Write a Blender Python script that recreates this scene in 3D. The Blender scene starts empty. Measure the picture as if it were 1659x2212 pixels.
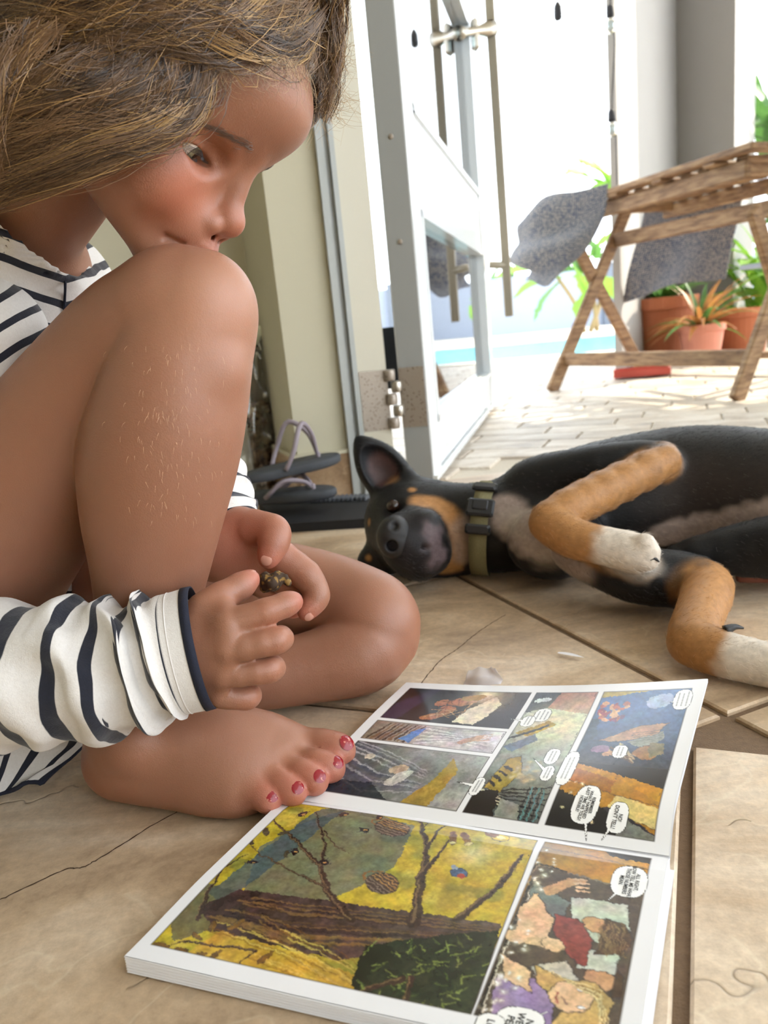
import bpy, math, random
import numpy as np
from mathutils import Vector, Matrix
random.seed(7); rng = np.random.default_rng(7)
S = bpy.context.scene
COL = S.collection
# ---------------------------------------------------------------- camera
F, CX, CY, EYE = 1661.0, 829.5, 1106.0, 0.28          # focal length and centre for the 1659x2212 frame, lens height
dn = np.array([690., 6930., 1661.]); dn /= np.linalg.norm(dn)
AZ = -dn; AY = np.array([0, 0, 1.]) - dn[2] * dn; AY /= np.linalg.norm(AY); AX = np.cross(AY, AZ)
RW = np.stack([AX, AY, AZ])                            # camera (right, down, forward) -> world
CR, CU, CF = RW[:, 0], -RW[:, 1], RW[:, 2]             # camera right, up, forward in the world
CAMP = np.array([0, 0, EYE])
cam_d = bpy.data.cameras.new('camera'); cam = bpy.data.objects.new('camera', cam_d); COL.objects.link(cam)
cam.matrix_world = Matrix([[CR[0], CU[0], -CF[0], 0], [CR[1], CU[1], -CF[1], 0], [CR[2], CU[2], -CF[2], EYE], [0, 0, 0, 1]])
cam_d.sensor_width = 36; cam_d.lens = 36 * F / 2212; cam_d.clip_start = 0.02; cam_d.clip_end = 200
cam_d.dof.use_dof = True; cam_d.dof.focus_distance = 0.47; cam_d.dof.aperture_fstop = 11.0
S.camera = cam
# ---------------------------------------------------------------- sky, sun, exposure
W = bpy.data.worlds.new('sky'); S.world = W; W.use_nodes = True
bg = W.node_tree.nodes['Background']; bg.inputs[0].default_value = (0.86, 0.93, 1.0, 1); bg.inputs[1].default_value = 3.0
sun_d = bpy.data.lights.new('sun', 'SUN'); sun_d.energy = 6.5; sun_d.angle = 0.01; sun_d.color = (1.0, 0.9, 0.74)
sun = bpy.data.objects.new('sun', sun_d); COL.objects.link(sun)
sun.rotation_euler = Vector((-0.75, -0.42, -0.62)).to_track_quat('-Z', 'Y').to_euler()
S.view_settings.view_transform = 'Standard'; S.view_settings.look = 'None'
S.view_settings.exposure = 0.62; S.view_settings.gamma = 1.0; S.view_settings.use_curve_mapping = False
S.cycles.max_bounces = 5; S.cycles.diffuse_bounces = 3; S.cycles.glossy_bounces = 2; S.cycles.transmission_bounces = 3; S.cycles.transparent_max_bounces = 8
S.cycles.caustics_reflective = False; S.cycles.caustics_refractive = False; S.cycles.use_denoising = True; S.cycles.use_adaptive_sampling = True; S.cycles.adaptive_threshold = .1; S.cycles.adaptive_min_samples = 14

# ---------------------------------------------------------------- helpers: photo measurements -> places
def ray(u, v): return RW @ np.array([(u - CX) / F, (v - CY) / F, 1.])
def fl(u, v, z=0.0):
    d = ray(u, v); return CAMP + d * ((EYE - z) / -d[2])
def at(u, v, y):
    d = ray(u, v); return CAMP + d * (y / d[1])
def zc(p): return float((np.asarray(p) - CAMP) @ CF)
def proj(p):
    c = (np.asarray(p) - CAMP) @ RW; return CX + F * c[..., 0] / c[..., 2], CY + F * c[..., 1] / c[..., 2]
def px(p, n): return n * zc(p) / F                     # n photo pixels, as metres, at the depth of p

# ---------------------------------------------------------------- helpers: objects
def lin(c):
    c = np.asarray(c, float); return np.where(c <= .04045, c / 12.92, ((c + .055) / 1.055) ** 2.4)
def hx(s): return tuple(lin([int(s[i:i + 2], 16) / 255 for i in (0, 2, 4)]))
def link(o, parent=None, **kw):
    COL.objects.link(o)
    if parent is not None: o.parent = parent
    for k, v in kw.items(): o[k] = v
    return o
def mk(name, V, Fc, mat=None, parent=None, smooth=True, cols=None, uv=None, **kw):
    V = np.asarray(V, float)
    me = bpy.data.meshes.new(name)
    if isinstance(Fc, np.ndarray):
        n, k = Fc.shape
        me.vertices.add(len(V)); me.vertices.foreach_set('co', V.astype(np.float32).ravel())
        me.loops.add(n * k); me.loops.foreach_set('vertex_index', Fc.astype(np.int32).ravel())
        me.polygons.add(n); me.polygons.foreach_set('loop_start', np.arange(0, n * k, k, dtype=np.int32))
        me.polygons.foreach_set('loop_total', np.full(n, k, np.int32)); me.update(calc_edges=True); me.validate()
    else:
        me.from_pydata([tuple(v) for v in V], [], [tuple(f) for f in Fc]); me.update()
    me.polygons.foreach_set('use_smooth', np.full(len(me.polygons), smooth))
    if cols is not None:
        a = me.color_attributes.new('Col', 'FLOAT_COLOR', 'POINT')
        c4 = np.ones((len(V), 4), np.float32); c4[:, :3] = cols; a.data.foreach_set('color', c4.ravel())
    if uv is not None:
        l = me.uv_layers.new(name='UVMap'); vi = np.zeros(len(me.loops), np.int32); me.loops.foreach_get('vertex_index', vi)
        l.data.foreach_set('uv', np.asarray(uv, np.float32)[vi].ravel())
    if mat is not None: me.materials.append(mat)
    o = bpy.data.objects.new(name, me)
    return link(o, parent, **kw)
def empty(name, loc=(0, 0, 0), parent=None, **kw):
    o = bpy.data.objects.new(name, None); o.location = tuple(loc); o.empty_display_size = .05
    return link(o, parent, **kw)
def keep(o, parent):                                   # parent without moving
    o.parent = parent; o.matrix_parent_inverse = Matrix.Translation(parent.location).inverted() if parent.type == 'EMPTY' else parent.matrix_world.inverted()
    return o
def part(name, V, Fc, mat, parent, **kw):
    o = mk(name, V, Fc, mat, None, **kw); keep(o, parent); return o
class MB:
    """collects pieces of one mesh"""
    def __init__(s): s.V = []; s.F = []
    def add(s, V, Fc):
        n = len(s.V); s.V += [tuple(v) for v in V]; s.F += [tuple(int(i) + n for i in f) for f in Fc]; return s
    def box(s, c, size, rz=0.0, axes=None, bev=0.0):
        hx_, hy, hz = [q / 2 for q in size]
        if axes is None: axes = [(math.cos(rz), math.sin(rz), 0), (-math.sin(rz), math.cos(rz), 0), (0, 0, 1)]
        A = np.array(axes, float); c = np.array(c, float)
        if bev <= 0:
            P = [(a, b, d) for d in (-1, 1) for b in (-1, 1) for a in (-1, 1)]
            V = [c + A[0] * p[0] * hx_ + A[1] * p[1] * hy + A[2] * p[2] * hz for p in P]
            return s.add(V, [(0, 2, 3, 1), (4, 5, 7, 6), (0, 1, 5, 4), (2, 6, 7, 3), (0, 4, 6, 2), (1, 3, 7, 5)])
        b = bev; V = []; ring = []
        for d in (-1, 1):
            for ins, zz in (((b, 1) if d < 0 else (0, 1 - b / hz)), ((0, 1 - b / hz) if d < 0 else (b, 1))):
                r = []
                X, Y = hx_ - ins, hy - ins
                for (a, e) in ((-X + b, -Y), (X - b, -Y), (X, -Y + b), (X, Y - b), (X - b, Y), (-X + b, Y), (-X, Y - b), (-X, -Y + b)):
                    r.append(len(V)); V.append(c + A[0] * a + A[1] * e + A[2] * d * zz * hz)
                ring.append(r)
        Fc = [tuple(reversed(ring[0])), tuple(ring[3])]
        for i in range(3):
            for k in range(8): Fc.append((ring[i][k], ring[i][(k + 1) % 8], ring[i + 1][(k + 1) % 8], ring[i + 1][k]))
        return s.add(V, Fc)
    def bar(s, a, b, w, h, up=(0, 0, 1), bev=0.0):
        a = np.array(a, float); b = np.array(b, float); d = b - a; L = np.linalg.norm(d); d /= L
        sx = np.cross(d, np.array(up, float)); sx /= np.linalg.norm(sx); uz = np.cross(sx, d)
        return s.box((a + b) / 2, (L, w, h), axes=[d, -sx, uz], bev=bev)
    def tube(s, P, R, n=10, cap=True):
        V, Fc = tube(P, R, n, cap); return s.add(V, Fc)
    def lathe(s, prof, c=(0, 0, 0), n=24, axes=None):
        c = np.array(c, float); A = np.eye(3) if axes is None else np.array(axes, float); V = []; Fc = []
        for (r, z) in prof:
            for k in range(n):
                t = 2 * math.pi * k / n; V.append(c + A[0] * r * math.cos(t) + A[1] * r * math.sin(t) + A[2] * z)
        m = len(prof)
        for i in range(m - 1):
            for k in range(n): Fc.append((i * n + k, i * n + (k + 1) % n, (i + 1) * n + (k + 1) % n, (i + 1) * n + k))
        Fc.append(tuple(range(n - 1, -1, -1))); Fc.append(tuple((m - 1) * n + k for k in range(n)))
        return s.add(V, Fc)
    def build(s, name, mat, parent=None, smooth=False, **kw):
        V = np.array(s.V)
        if parent is None:
            return mk(name, V, s.F, mat, None, smooth, **kw)
        return part(name, V, s.F, mat, parent, smooth=smooth, **kw)
def frames(P):
    P = np.asarray(P, float); T = np.gradient(P, axis=0); T /= np.linalg.norm(T, axis=1)[:, None] + 1e-12
    N = np.zeros_like(T); r = np.array([0, 0, 1.]) if abs(T[0][2]) < .9 else np.array([1., 0, 0])
    n0 = r - T[0] * (r @ T[0]); N[0] = n0 / np.linalg.norm(n0)
    for i in range(1, len(P)):
        n = N[i - 1] - T[i] * (N[i - 1] @ T[i]); N[i] = n / (np.linalg.norm(n) + 1e-12)
    return T, N, np.cross(T, N)
def tube(P, R, n=10, cap=True):
    P = np.asarray(P, float); m = len(P); R = np.broadcast_to(np.asarray(R, float), (m,)); T, N, B = frames(P)
    th = np.arange(n) * 2 * math.pi / n
    V = (P[:, None] + R[:, None, None] * (np.cos(th)[None, :, None] * N[:, None] + np.sin(th)[None, :, None] * B[:, None])).reshape(-1, 3)
    Fc = [(i * n + k, i * n + (k + 1) % n, (i + 1) * n + (k + 1) % n, (i + 1) * n + k) for i in range(m - 1) for k in range(n)]
    if cap: Fc += [tuple(range(n - 1, -1, -1)), tuple((m - 1) * n + k for k in range(n))]
    return V, Fc
def spline(P, n):
    """Catmull-Rom through the rows of P (any width), n samples"""
    P = np.asarray(P, float); m = len(P); Q = np.vstack([2 * P[0] - P[1], P, 2 * P[-1] - P[-2]])
    t = np.linspace(0, m - 1 - 1e-9, n); i = t.astype(int); f = (t - i)[:, None]
    a, b, c, d = Q[i], Q[i + 1], Q[i + 2], Q[i + 3]
    return .5 * (2 * b + (c - a) * f + (2 * a - 5 * b + 4 * c - d) * f ** 2 + (3 * b - a - 3 * c + d) * f ** 3)
def gridF(nu, nv, loop=False):
    i = np.arange(nu - 1)[:, None]; j = np.arange(nv if loop else nv - 1)[None]
    j2 = (j + 1) % nv
    return np.stack([i * nv + j, i * nv + j2, (i + 1) * nv + j2, (i + 1) * nv + j], -1).reshape(-1, 4)
def vnoise(P, sc, seed=0):
    """smooth value noise in 3-D, -1..1"""
    P = np.asarray(P, float) * sc + seed * 17.3 + 100; I = np.floor(P).astype(np.int64); f = P - I; f = f * f * (3 - 2 * f); out = 0
    for dx in (0, 1):
        for dy in (0, 1):
            for dz in (0, 1):
                h = (I[..., 0] + dx) * 374761393 + (I[..., 1] + dy) * 668265263 + (I[..., 2] + dz) * 2147483647 + seed * 974711
                h = (h ^ (h >> 13)) * 1274126177; h = h ^ (h >> 16); r = (h & 0xffff) / 32767.5 - 1
                out = out + r * (f[..., 0] if dx else 1 - f[..., 0]) * (f[..., 1] if dy else 1 - f[..., 1]) * (f[..., 2] if dz else 1 - f[..., 2])
    return out
def sst(a, b, x):
    t = np.clip((x - a) / (b - a), 0, 1); return t * t * (3 - 2 * t)

# ---------------------------------------------------------------- helpers: organic shapes (distance field -> surface)
class Field:
    def __init__(s, lo, hi, res):
        s.lo = np.array(lo, float); s.res = res; s.n = np.ceil((np.array(hi) - s.lo) / res).astype(int) + 1
        s.D = np.full(s.n, 0.05, np.float32)
    def sub(s, lo, hi):
        a = np.clip(np.floor((np.array(lo) - s.lo) / s.res).astype(int), 0, s.n); b = np.clip(np.ceil((np.array(hi) - s.lo) / s.res).astype(int) + 1, 0, s.n)
        if np.any(b <= a): return None, None
        g = [(s.lo[k] + s.res * np.arange(a[k], b[k])).astype(np.float32) for k in range(3)]
        return tuple(slice(a[k], b[k]) for k in range(3)), (g[0][:, None, None], g[1][None, :, None], g[2][None, None, :])
    def put(s, sl, d, k, op):
        A = s.D[sl]
        if op == '+':
            if k > 0: h = np.maximum(k - np.abs(A - d), 0) / k; s.D[sl] = np.minimum(A, d) - h * h * (k * .25)
            else: s.D[sl] = np.minimum(A, d)
        else:
            d = -d
            if k > 0: h = np.maximum(k - np.abs(A - d), 0) / k; s.D[sl] = np.maximum(A, d) + h * h * (k * .25)
            else: s.D[sl] = np.maximum(A, d)
    def cone(s, a, b, ra, rb, k=0.0, op='+'):
        a = np.array(a, float); b = np.array(b, float); m = max(ra, rb) + k + 3 * s.res
        sl, g = s.sub(np.minimum(a, b) - m, np.maximum(a, b) + m)
        if sl is None: return s
        d = b - a; L2 = max(d @ d, 1e-12)
        X, Y, Z = g[0] - a[0], g[1] - a[1], g[2] - a[2]
        t = np.clip((X * d[0] + Y * d[1] + Z * d[2]) / L2, 0, 1).astype(np.float32)
        dist = np.sqrt((X - t * d[0]) ** 2 + (Y - t * d[1]) ** 2 + (Z - t * d[2]) ** 2) - (ra + t * (rb - ra))
        s.put(sl, dist.astype(np.float32), k, op); return s
    def chain(s, P, R, k=0.0, kk=None):
        for i in range(len(P) - 1): s.cone(P[i], P[i + 1], R[i], R[i + 1], k if i == 0 else (k if kk is None else kk))
        return s
    def ell(s, c, r, A=None, k=0.0, op='+'):
        c = np.array(c, float); r = np.broadcast_to(np.array(r, float), (3,)); A = np.eye(3) if A is None else np.array(A, float); m = r.max() + k + 3 * s.res
        sl, g = s.sub(c - m, c + m)
        if sl is None: return s
        X, Y, Z = g[0] - c[0], g[1] - c[1], g[2] - c[2]
        q = [(X * A[i][0] + Y * A[i][1] + Z * A[i][2]) / r[i] for i in range(3)]
        k0 = np.sqrt(q[0] ** 2 + q[1] ** 2 + q[2] ** 2); k1 = np.sqrt((q[0] / r[0]) ** 2 + (q[1] / r[1]) ** 2 + (q[2] / r[2]) ** 2) + 1e-9
        s.put(sl, (k0 * (k0 - 1) / k1).astype(np.float32), k, op); return s
    def half(s, p, n, k=0.0, lo=None, hi=None):          # cut away the side the normal points to
        sl, g = s.sub(s.lo if lo is None else lo, s.lo + s.n * s.res if hi is None else hi)
        n = np.array(n, float); n /= np.linalg.norm(n)
        d = (g[0] - p[0]) * n[0] + (g[1] - p[1]) * n[1] + (g[2] - p[2]) * n[2]
        s.put(sl, -d.astype(np.float32), k, '-'); return s
    def mesh(s):
        D = s.D; M = D < 0; n = s.n
        act = np.zeros(n - 1, bool); c8 = [M[i:n[0] - 1 + i, j:n[1] - 1 + j, l:n[2] - 1 + l] for i in (0, 1) for j in (0, 1) for l in (0, 1)]
        al = c8[0].copy(); an = c8[0].copy()
        for c in c8[1:]: al &= c; an |= c
        act = an & ~al; idx = np.argwhere(act)
        ids = np.full(n - 1, -1, np.int32); ids[act] = np.arange(len(idx))
        sm = np.zeros((len(idx), 3)); ct = np.zeros(len(idx))
        val = {o: D[idx[:, 0] + o[0], idx[:, 1] + o[1], idx[:, 2] + o[2]].astype(float) for o in [(i, j, l) for i in (0, 1) for j in (0, 1) for l in (0, 1)]}
        for o in list(val):
            for ax in range(3):
                if o[ax] == 0:
                    o2 = list(o); o2[ax] = 1; o2 = tuple(o2); a, b = val[o], val[o2]; x = (a < 0) != (b < 0)
                    t = np.where(x, a / np.where(x, a - b, 1), 0); P = np.tile(np.array(o, float), (len(idx), 1)); P[:, ax] += t
                    sm += P * x[:, None]; ct += x
        V = s.lo + s.res * (idx + sm / ct[:, None]); Q = []
        for ax in range(3):
            a1, a2 = [(1, 2), (2, 0), (0, 1)][ax]
            sh = [slice(1, -1)] * 3; sh[ax] = slice(0, -1); up = list(sh); up[ax] = slice(1, None)
            A, B = M[tuple(sh)], M[tuple(up)]; e = np.argwhere(A != B)
            if not len(e): continue
            e0 = e.copy(); e0[:, a1] += 1; e0[:, a2] += 1; flip = B[tuple(e.T)]
            def cell(d1, d2):
                c = e0.copy(); c[:, a1] -= d1; c[:, a2] -= d2; return ids[c[:, 0], c[:, 1], c[:, 2]]
            q = np.stack([cell(1, 1), cell(0, 1), cell(0, 0), cell(1, 0)], 1); q[flip] = q[flip][:, ::-1]; Q.append(q)
        Q = np.vstack(Q); Q = Q[(Q >= 0).all(1)]
        return V, Q
def relax(V, Q, it=1, w=.5):
    E = np.vstack([Q[:, [0, 1]], Q[:, [1, 2]], Q[:, [2, 3]], Q[:, [3, 0]]]); E = np.vstack([E, E[:, ::-1]])
    cnt = np.bincount(E[:, 0], minlength=len(V))[:, None] + 1e-9
    for _ in range(it):
        for ww in (w, -w * 1.03):
            acc = np.stack([np.bincount(E[:, 0], V[E[:, 1], k], len(V)) for k in range(3)], 1) / cnt; V = V + ww * (acc - V)
    return V

# ---------------------------------------------------------------- helpers: materials
class NT:
    def __init__(s, name):
        s.m = bpy.data.materials.new(name); s.m.use_nodes = True; s.t = s.m.node_tree; s.b = s.t.nodes['Principled BSDF']; s.out = s.t.nodes['Material Output']
    def n(s, typ, **kw):
        o = s.t.nodes.new('ShaderNode' + typ)
        for k, v in kw.items():
            if k.startswith('_'): setattr(o, k[1:], v)
            else: s.set(o.inputs[k.replace('__', ' ')], v)
        return o
    def set(s, inp, v):
        if isinstance(v, bpy.types.NodeSocket): s.t.links.new(v, inp)
        else:
            if inp.type == 'RGBA' and len(v) == 3: v = tuple(v) + (1,)
            inp.default_value = v
    def p(s, **kw):
        for k, v in kw.items(): s.set(s.b.inputs[k.replace('__', ' ')], v)
        return s
    def pos(s): return s.n('NewGeometry').outputs['Position']
    def obj(s): return s.n('TexCoord').outputs['Object']
    def uv(s): return s.n('TexCoord').outputs['UV']
    def rnd(s): return s.n('ObjectInfo').outputs['Random']
    def map(s, v, sc=(1, 1, 1), rot=(0, 0, 0), loc=(0, 0, 0)):
        o = s.n('Mapping'); s.t.links.new(v, o.inputs[0])
        for i, q in ((1, loc), (2, rot), (3, sc)): s.set(o.inputs[i], q)
        return o.outputs[0]
    def noise(s, v, sc, det=4, rough=.5, dist=0.0, col=False):
        o = s.n('TexNoise', Scale=sc, Detail=det, Roughness=rough, Distortion=dist); s.t.links.new(v, o.inputs['Vector']); return o.outputs[1 if col else 0]
    def voro(s, v, sc, feature='F1', out=0, rnd=1.0):
        o = s.n('TexVoronoi', _feature=feature, Scale=sc, Randomness=rnd); s.t.links.new(v, o.inputs['Vector']); return o.outputs[out]
    def ramp(s, f, stops, interp='LINEAR'):
        o = s.n('ValToRGB'); r = o.color_ramp; r.interpolation = interp
        while len(r.elements) > 1: r.elements.remove(r.elements[0])
        for i, (q, c) in enumerate(stops):
            e = r.elements[0] if i == 0 else r.elements.new(q)
            e.position = q; e.color = tuple(c) + (1,) if len(c) == 3 else c
        s.set(o.inputs[0], f); return o.outputs[0]
    def mix(s, f, a, b, mode='MIX'):
        o = s.n('Mix', _data_type='RGBA', _blend_type=mode); s.set(o.inputs[0], f); s.set(o.inputs[6], a); s.set(o.inputs[7], b); return o.outputs[2]
    def math(s, op, a, b=0.0, c=None):
        o = s.n('Math', _operation=op); s.set(o.inputs[0], a); s.set(o.inputs[1], b)
        if c is not None: s.set(o.inputs[2], c)
        return o.outputs[0]
    def bump(s, h, st=.3, d=.002):
        o = s.n('Bump', Strength=st, Distance=d); s.set(o.inputs['Height'], h); s.t.links.new(o.outputs[0], s.b.inputs['Normal']); return s
    def col(s, name='Col'): return s.n('VertexColor', _layer_name=name).outputs[0]
def plain(name, c, rough=.6, var=.08, sc=40., bump=.15, metal=0.0, **kw):
    """one colour with slight uneven tone and fine relief"""
    t = NT(name); v = t.pos(); nz = t.noise(v, sc, 5)
    c = np.array(c); t.p(Base__Color=t.mix(nz, tuple(c * (1 - var)), tuple(np.minimum(c * (1 + var), 1))), Roughness=rough, Metallic=metal, **kw)
    if bump: t.bump(t.noise(v, sc * 4, 3), bump, .001)
    return t.m
# ================================================================ materials of the setting
def stone(name, pale, mid, dark, rough=.34, scale=1.0, vein=.5, spread=.5):
    t = NT(name); v = t.pos(); r = t.rnd()
    off = t.n('CombineXYZ', X=t.math('MULTIPLY', r, 9.0), Y=t.math('MULTIPLY', r, 5.0), Z=t.math('MULTIPLY', r, 3.0)).outputs[0]
    w = t.n('VectorMath', _operation='ADD'); t.set(w.inputs[0], v); t.set(w.inputs[1], off); v = w.outputs[0]
    sv = t.map(v, (5 * scale, 11 * scale, 6 * scale), (0, 0, .7))
    cl = t.noise(sv, 1.0, 9, .62, .6)
    base = t.ramp(cl, [(.28, dark), (.47, mid), (.62, pale), (.75, tuple(np.array(mid) * 1.15))])
    fine = t.noise(v, 160 * scale, 6, .7); base = t.mix(.45, base, t.ramp(fine, [(.3, (.55, .5, .45)), (.7, (1.25, 1.2, 1.15))]), 'MULTIPLY')
    vd = t.n('VectorMath', _operation='ADD'); t.set(vd.inputs[0], v); nz = t.noise(v, 14 * scale, 3, .5, 0, True)
    ms = t.n('VectorMath', _operation='SCALE'); t.set(ms.inputs[0], nz); ms.inputs['Scale'].default_value = .09 / scale; t.set(vd.inputs[1], ms.outputs[0])
    e1 = t.voro(t.map(vd.outputs[0], (1, 2.2, 1), (0, 0, .6)), 9 * scale, 'DISTANCE_TO_EDGE')
    gate = t.math('GREATER_THAN', t.noise(v, 10 * scale, 2), .5)
    lightv = t.math('MULTIPLY', t.ramp(e1, [(0, (1, 1, 1)), (.022, (0, 0, 0))]), t.math('MULTIPLY', gate, vein))
    base = t.mix(lightv, base, tuple(np.minimum(np.array(pale) * 1.45, 1)))
    e2 = t.voro(t.map(vd.outputs[0], (1, 1.7, 1), (0, 0, 1.1), (3, 1, 0)), 4.2 * scale, 'DISTANCE_TO_EDGE')
    g2 = t.math('GREATER_THAN', t.noise(v, 5 * scale, 2), .53)
    crack = t.math('MULTIPLY', t.ramp(e2, [(0, (1, 1, 1)), (.005, (0, 0, 0))]), t.math('MULTIPLY', g2, .6))
    base = t.mix(t.math('MULTIPLY', crack, .8), base, tuple(np.array(dark) * .5))
    hue = t.n('HueSaturation', Saturation=1.0, Value=t.math('ADD', t.math('MULTIPLY', r, spread), 1 - spread / 2)); t.set(hue.inputs['Color'], base)
    t.p(Base__Color=hue.outputs[0], Roughness=t.math('ADD', t.math('MULTIPLY', fine, .3), rough - .15), Specular__IOR__Level=.42)
    h = t.math('SUBTRACT', t.math('ADD', t.math('MULTIPLY', cl, 1.2), t.math('MULTIPLY', fine, .35)), crack)
    t.bump(h, .35, .0025); return t.m
M_TILE = stone('stone_tile', hx('e4d2ba'), hx('cbb396'), hx('8f7860'), .36, 1.0, .16, .12)
M_PATIO = stone('patio_stone', hx('d6cfc4'), hx('c2b6a6'), hx('a0978e'), .5, 1.6, .1, .3)
M_GROUT = plain('grout', hx('7d6650'), .85, .25, 260, .6)
M_WALL = plain('painted_plaster', hx('bfb9a1'), .75, .02, 8, .12)
M_WALLO = plain('terrace_plaster', hx('a8a5a2'), .8, .03, 6, .15)
M_CEIL = plain('white_ceiling', hx('cbc6ba'), .8, .02, 5, .1)
M_FRAME = plain('cream_aluminium', hx('c9c4b2'), .35, .02, 20, .03)
M_DOOR = plain('white_lacquer', hx('dcdfe0'), .22, .015, 20, .02)
M_DARK = plain('dark_rubber', hx('23242a'), .7, .2, 200, .4)
M_STEEL = plain('brushed_steel', hx('b9b3a8'), .3, .1, 60, .1, 1.0)
M_RUST = (lambda t: (t.p(Base__Color=t.mix(t.ramp(t.voro(t.pos(), 190), [(.16, (1, 1, 1)), (.3, (0, 0, 0))]), hx('a79c90'), hx('6a5a4a')), Metallic=.55, Roughness=.45).bump(t.noise(t.pos(), 300, 3), .3, .001), t.m)[1])(NT('pitted_hinge_steel'))
def glassmat(name, tint=(.82, .93, .97), f=.14):
    t = NT(name); tr = t.n('BsdfTransparent', Color=tint); gl = t.n('BsdfGlossy', Color=(1, 1, 1), Roughness=.02)
    m = t.n('MixShader'); fr = t.n('Fresnel', IOR=1.5)
    t.set(m.inputs[0], t.math('ADD', fr.outputs[0], f)); t.set(m.inputs[1], tr.outputs[0]); t.set(m.inputs[2], gl.outputs[0])
    t.t.links.new(m.outputs[0], t.out.inputs[0]); return t.m
M_GLASS = glassmat('door_glass')

# ================================================================ floor: tiles set in grout
def clip(poly, p, n):                                  # keep the side where (x-p).n <= 0
    out = []; p = np.array(p); n = np.array(n)
    for i in range(len(poly)):
        a, b = np.array(poly[i]), np.array(poly[(i + 1) % len(poly)]); da, db = (a - p) @ n, (b - p) @ n
        if da <= 0: out.append(a)
        if (da < 0) != (db < 0) and abs(da - db) > 1e-12: out.append(a + (b - a) * da / (da - db))
    return out
def area(poly):
    q = np.array(poly); return .5 * abs(np.sum(q[:, 0] * np.roll(q[:, 1], -1) - q[:, 1] * np.roll(q[:, 0], -1)))
def inset(poly, g):
    q = [np.array(p) for p in poly]; c = list(q); a = sum(q) / len(q)
    for i in range(len(q)):
        e = q[(i + 1) % len(q)] - q[i]; L = np.linalg.norm(e)
        if L < 1e-6: continue
        n = np.array([e[1], -e[0]]) / L
        if (a - q[i]) @ n > 0: n = -n
        c = clip(c, q[i] - n * g, n)
        if len(c) < 3: return []
    return c
def tile_mesh(poly, c, top=0.0, deep=.009, bev=.0016):
    up = inset(poly, bev)
    if len(up) != len(poly): return None
    m = len(poly); c = np.array([c[0], c[1]])
    V = [(*(np.array(p) - c), -deep) for p in poly] + [(*(np.array(p) - c), top - bev * .8) for p in poly] + [(*(np.array(p) - c), top) for p in up]
    Fc = [tuple(range(2 * m, 3 * m))] + [(r * m + i, r * m + (i + 1) % m, (r + 1) * m + (i + 1) % m, (r + 1) * m + i) for r in (0, 1) for i in range(m)]
    return V, Fc
def ccw(p):
    q = np.array(p); s = np.sum(q[:, 0] * np.roll(q[:, 1], -1) - q[:, 1] * np.roll(q[:, 0], -1)); return list(p) if s > 0 else list(p)[::-1]
KW = np.array([-.138, 1.306]); WD = np.array([math.cos(math.radians(10)), math.sin(math.radians(10))]); WN = np.array([-WD[1], WD[0]])
def wp(s, t): return KW + WD * s + WN * t               # along the door wall, and out through it
S0 = fl(1486, 1604)[:2]; C0 = fl(1572, 1546)[:2]
E1 = np.array([math.cos(math.radians(67)), math.sin(math.radians(67))]); E2 = np.array([E1[1], -E1[0]])
DA = np.array([math.cos(math.radians(22)), math.sin(math.radians(22))]); DB = np.array([-DA[1], DA[0]])
floor = mk('floor', [(-2.2, -2.2, -.0035), (2.2, -2.2, -.0035), (2.2, KW[1] + .177 * 2.34, -.0035), (-2.2, KW[1] - .177 * 2.06, -.0035)], [(0, 1, 2, 3)], M_GROUT, smooth=False, kind='structure')
L = .39; G = .0034
polys = []
for i in range(-6, 7):                                   # straight band of tiles next to the reader
    for j in range(-5, 0):
        a = S0 + E2 * i * .5 + E1 * j * L; polys.append([a, a + E2 * .5, a + E2 * .5 + E1 * L, a + E1 * L])
for i in range(-8, 9):                                   # diagonal field beyond it
    for j in range(-8, 9):
        a = C0 + DA * i * L + DB * j * L; q = [a, a + DA * L, a + DA * L + DB * L, a + DB * L]
        q = clip(q, S0, -E1)
        if len(q) >= 3: polys.append(q)
for q in polys:
    q = clip(ccw(q), wp(0, .03), WN)
    for p, n in (((-1.7, 0), (-1, 0)), ((1.6, 0), (1, 0)), ((0, -1.2), (0, -1))):
        if len(q) >= 3: q = clip(q, p, n)
    if len(q) < 3 or area(q) < 2e-3: continue
    q = inset(ccw(q), G)
    if len(q) < 3: continue
    c = sum(np.array(p) for p in q) / len(q); r = tile_mesh(q, c)
    if r is None: continue
    o = mk('tile', r[0], r[1], M_TILE, smooth=False); o.location = (c[0], c[1], 0); keep(o, floor)
M_CRK = plain('crack_brown', hx('4a3626'), .9, .1, 100, 0)  # flat dark brown ribbons mark the cracks in the stone
for pts, w in ((((-40, 1962), (0, 1943), (60, 1915), (140, 1878), (175, 1874), (205, 1860), (262, 1825), (330, 1782), (410, 1740)), .0011), (((905, 1482), (950, 1428), (990, 1400), (1040, 1360), (1092, 1328)), .0009)):
    C_ = spline(np.array([fl(u, v, .0002) for u, v in pts]), 60); sdn = np.gradient(C_, axis=0)[:, [1, 0, 2]] * (1, -1, 0); sdn /= np.linalg.norm(sdn, axis=1)[:, None]; wv = w * (.5 + .5 * np.abs(np.sin(np.arange(60) * .9)) ) ; jit = (np.random.default_rng(3).normal(0, .00022, 60))[:, None] * sdn
    V = np.vstack([C_ + jit + sdn * wv[:, None] / 2, C_ + jit - sdn * wv[:, None] / 2]); part('crack', V, [(i, i + 1, 60 + i + 1, 60 + i)[::-1] for i in range(59)], M_CRK, floor)
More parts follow.
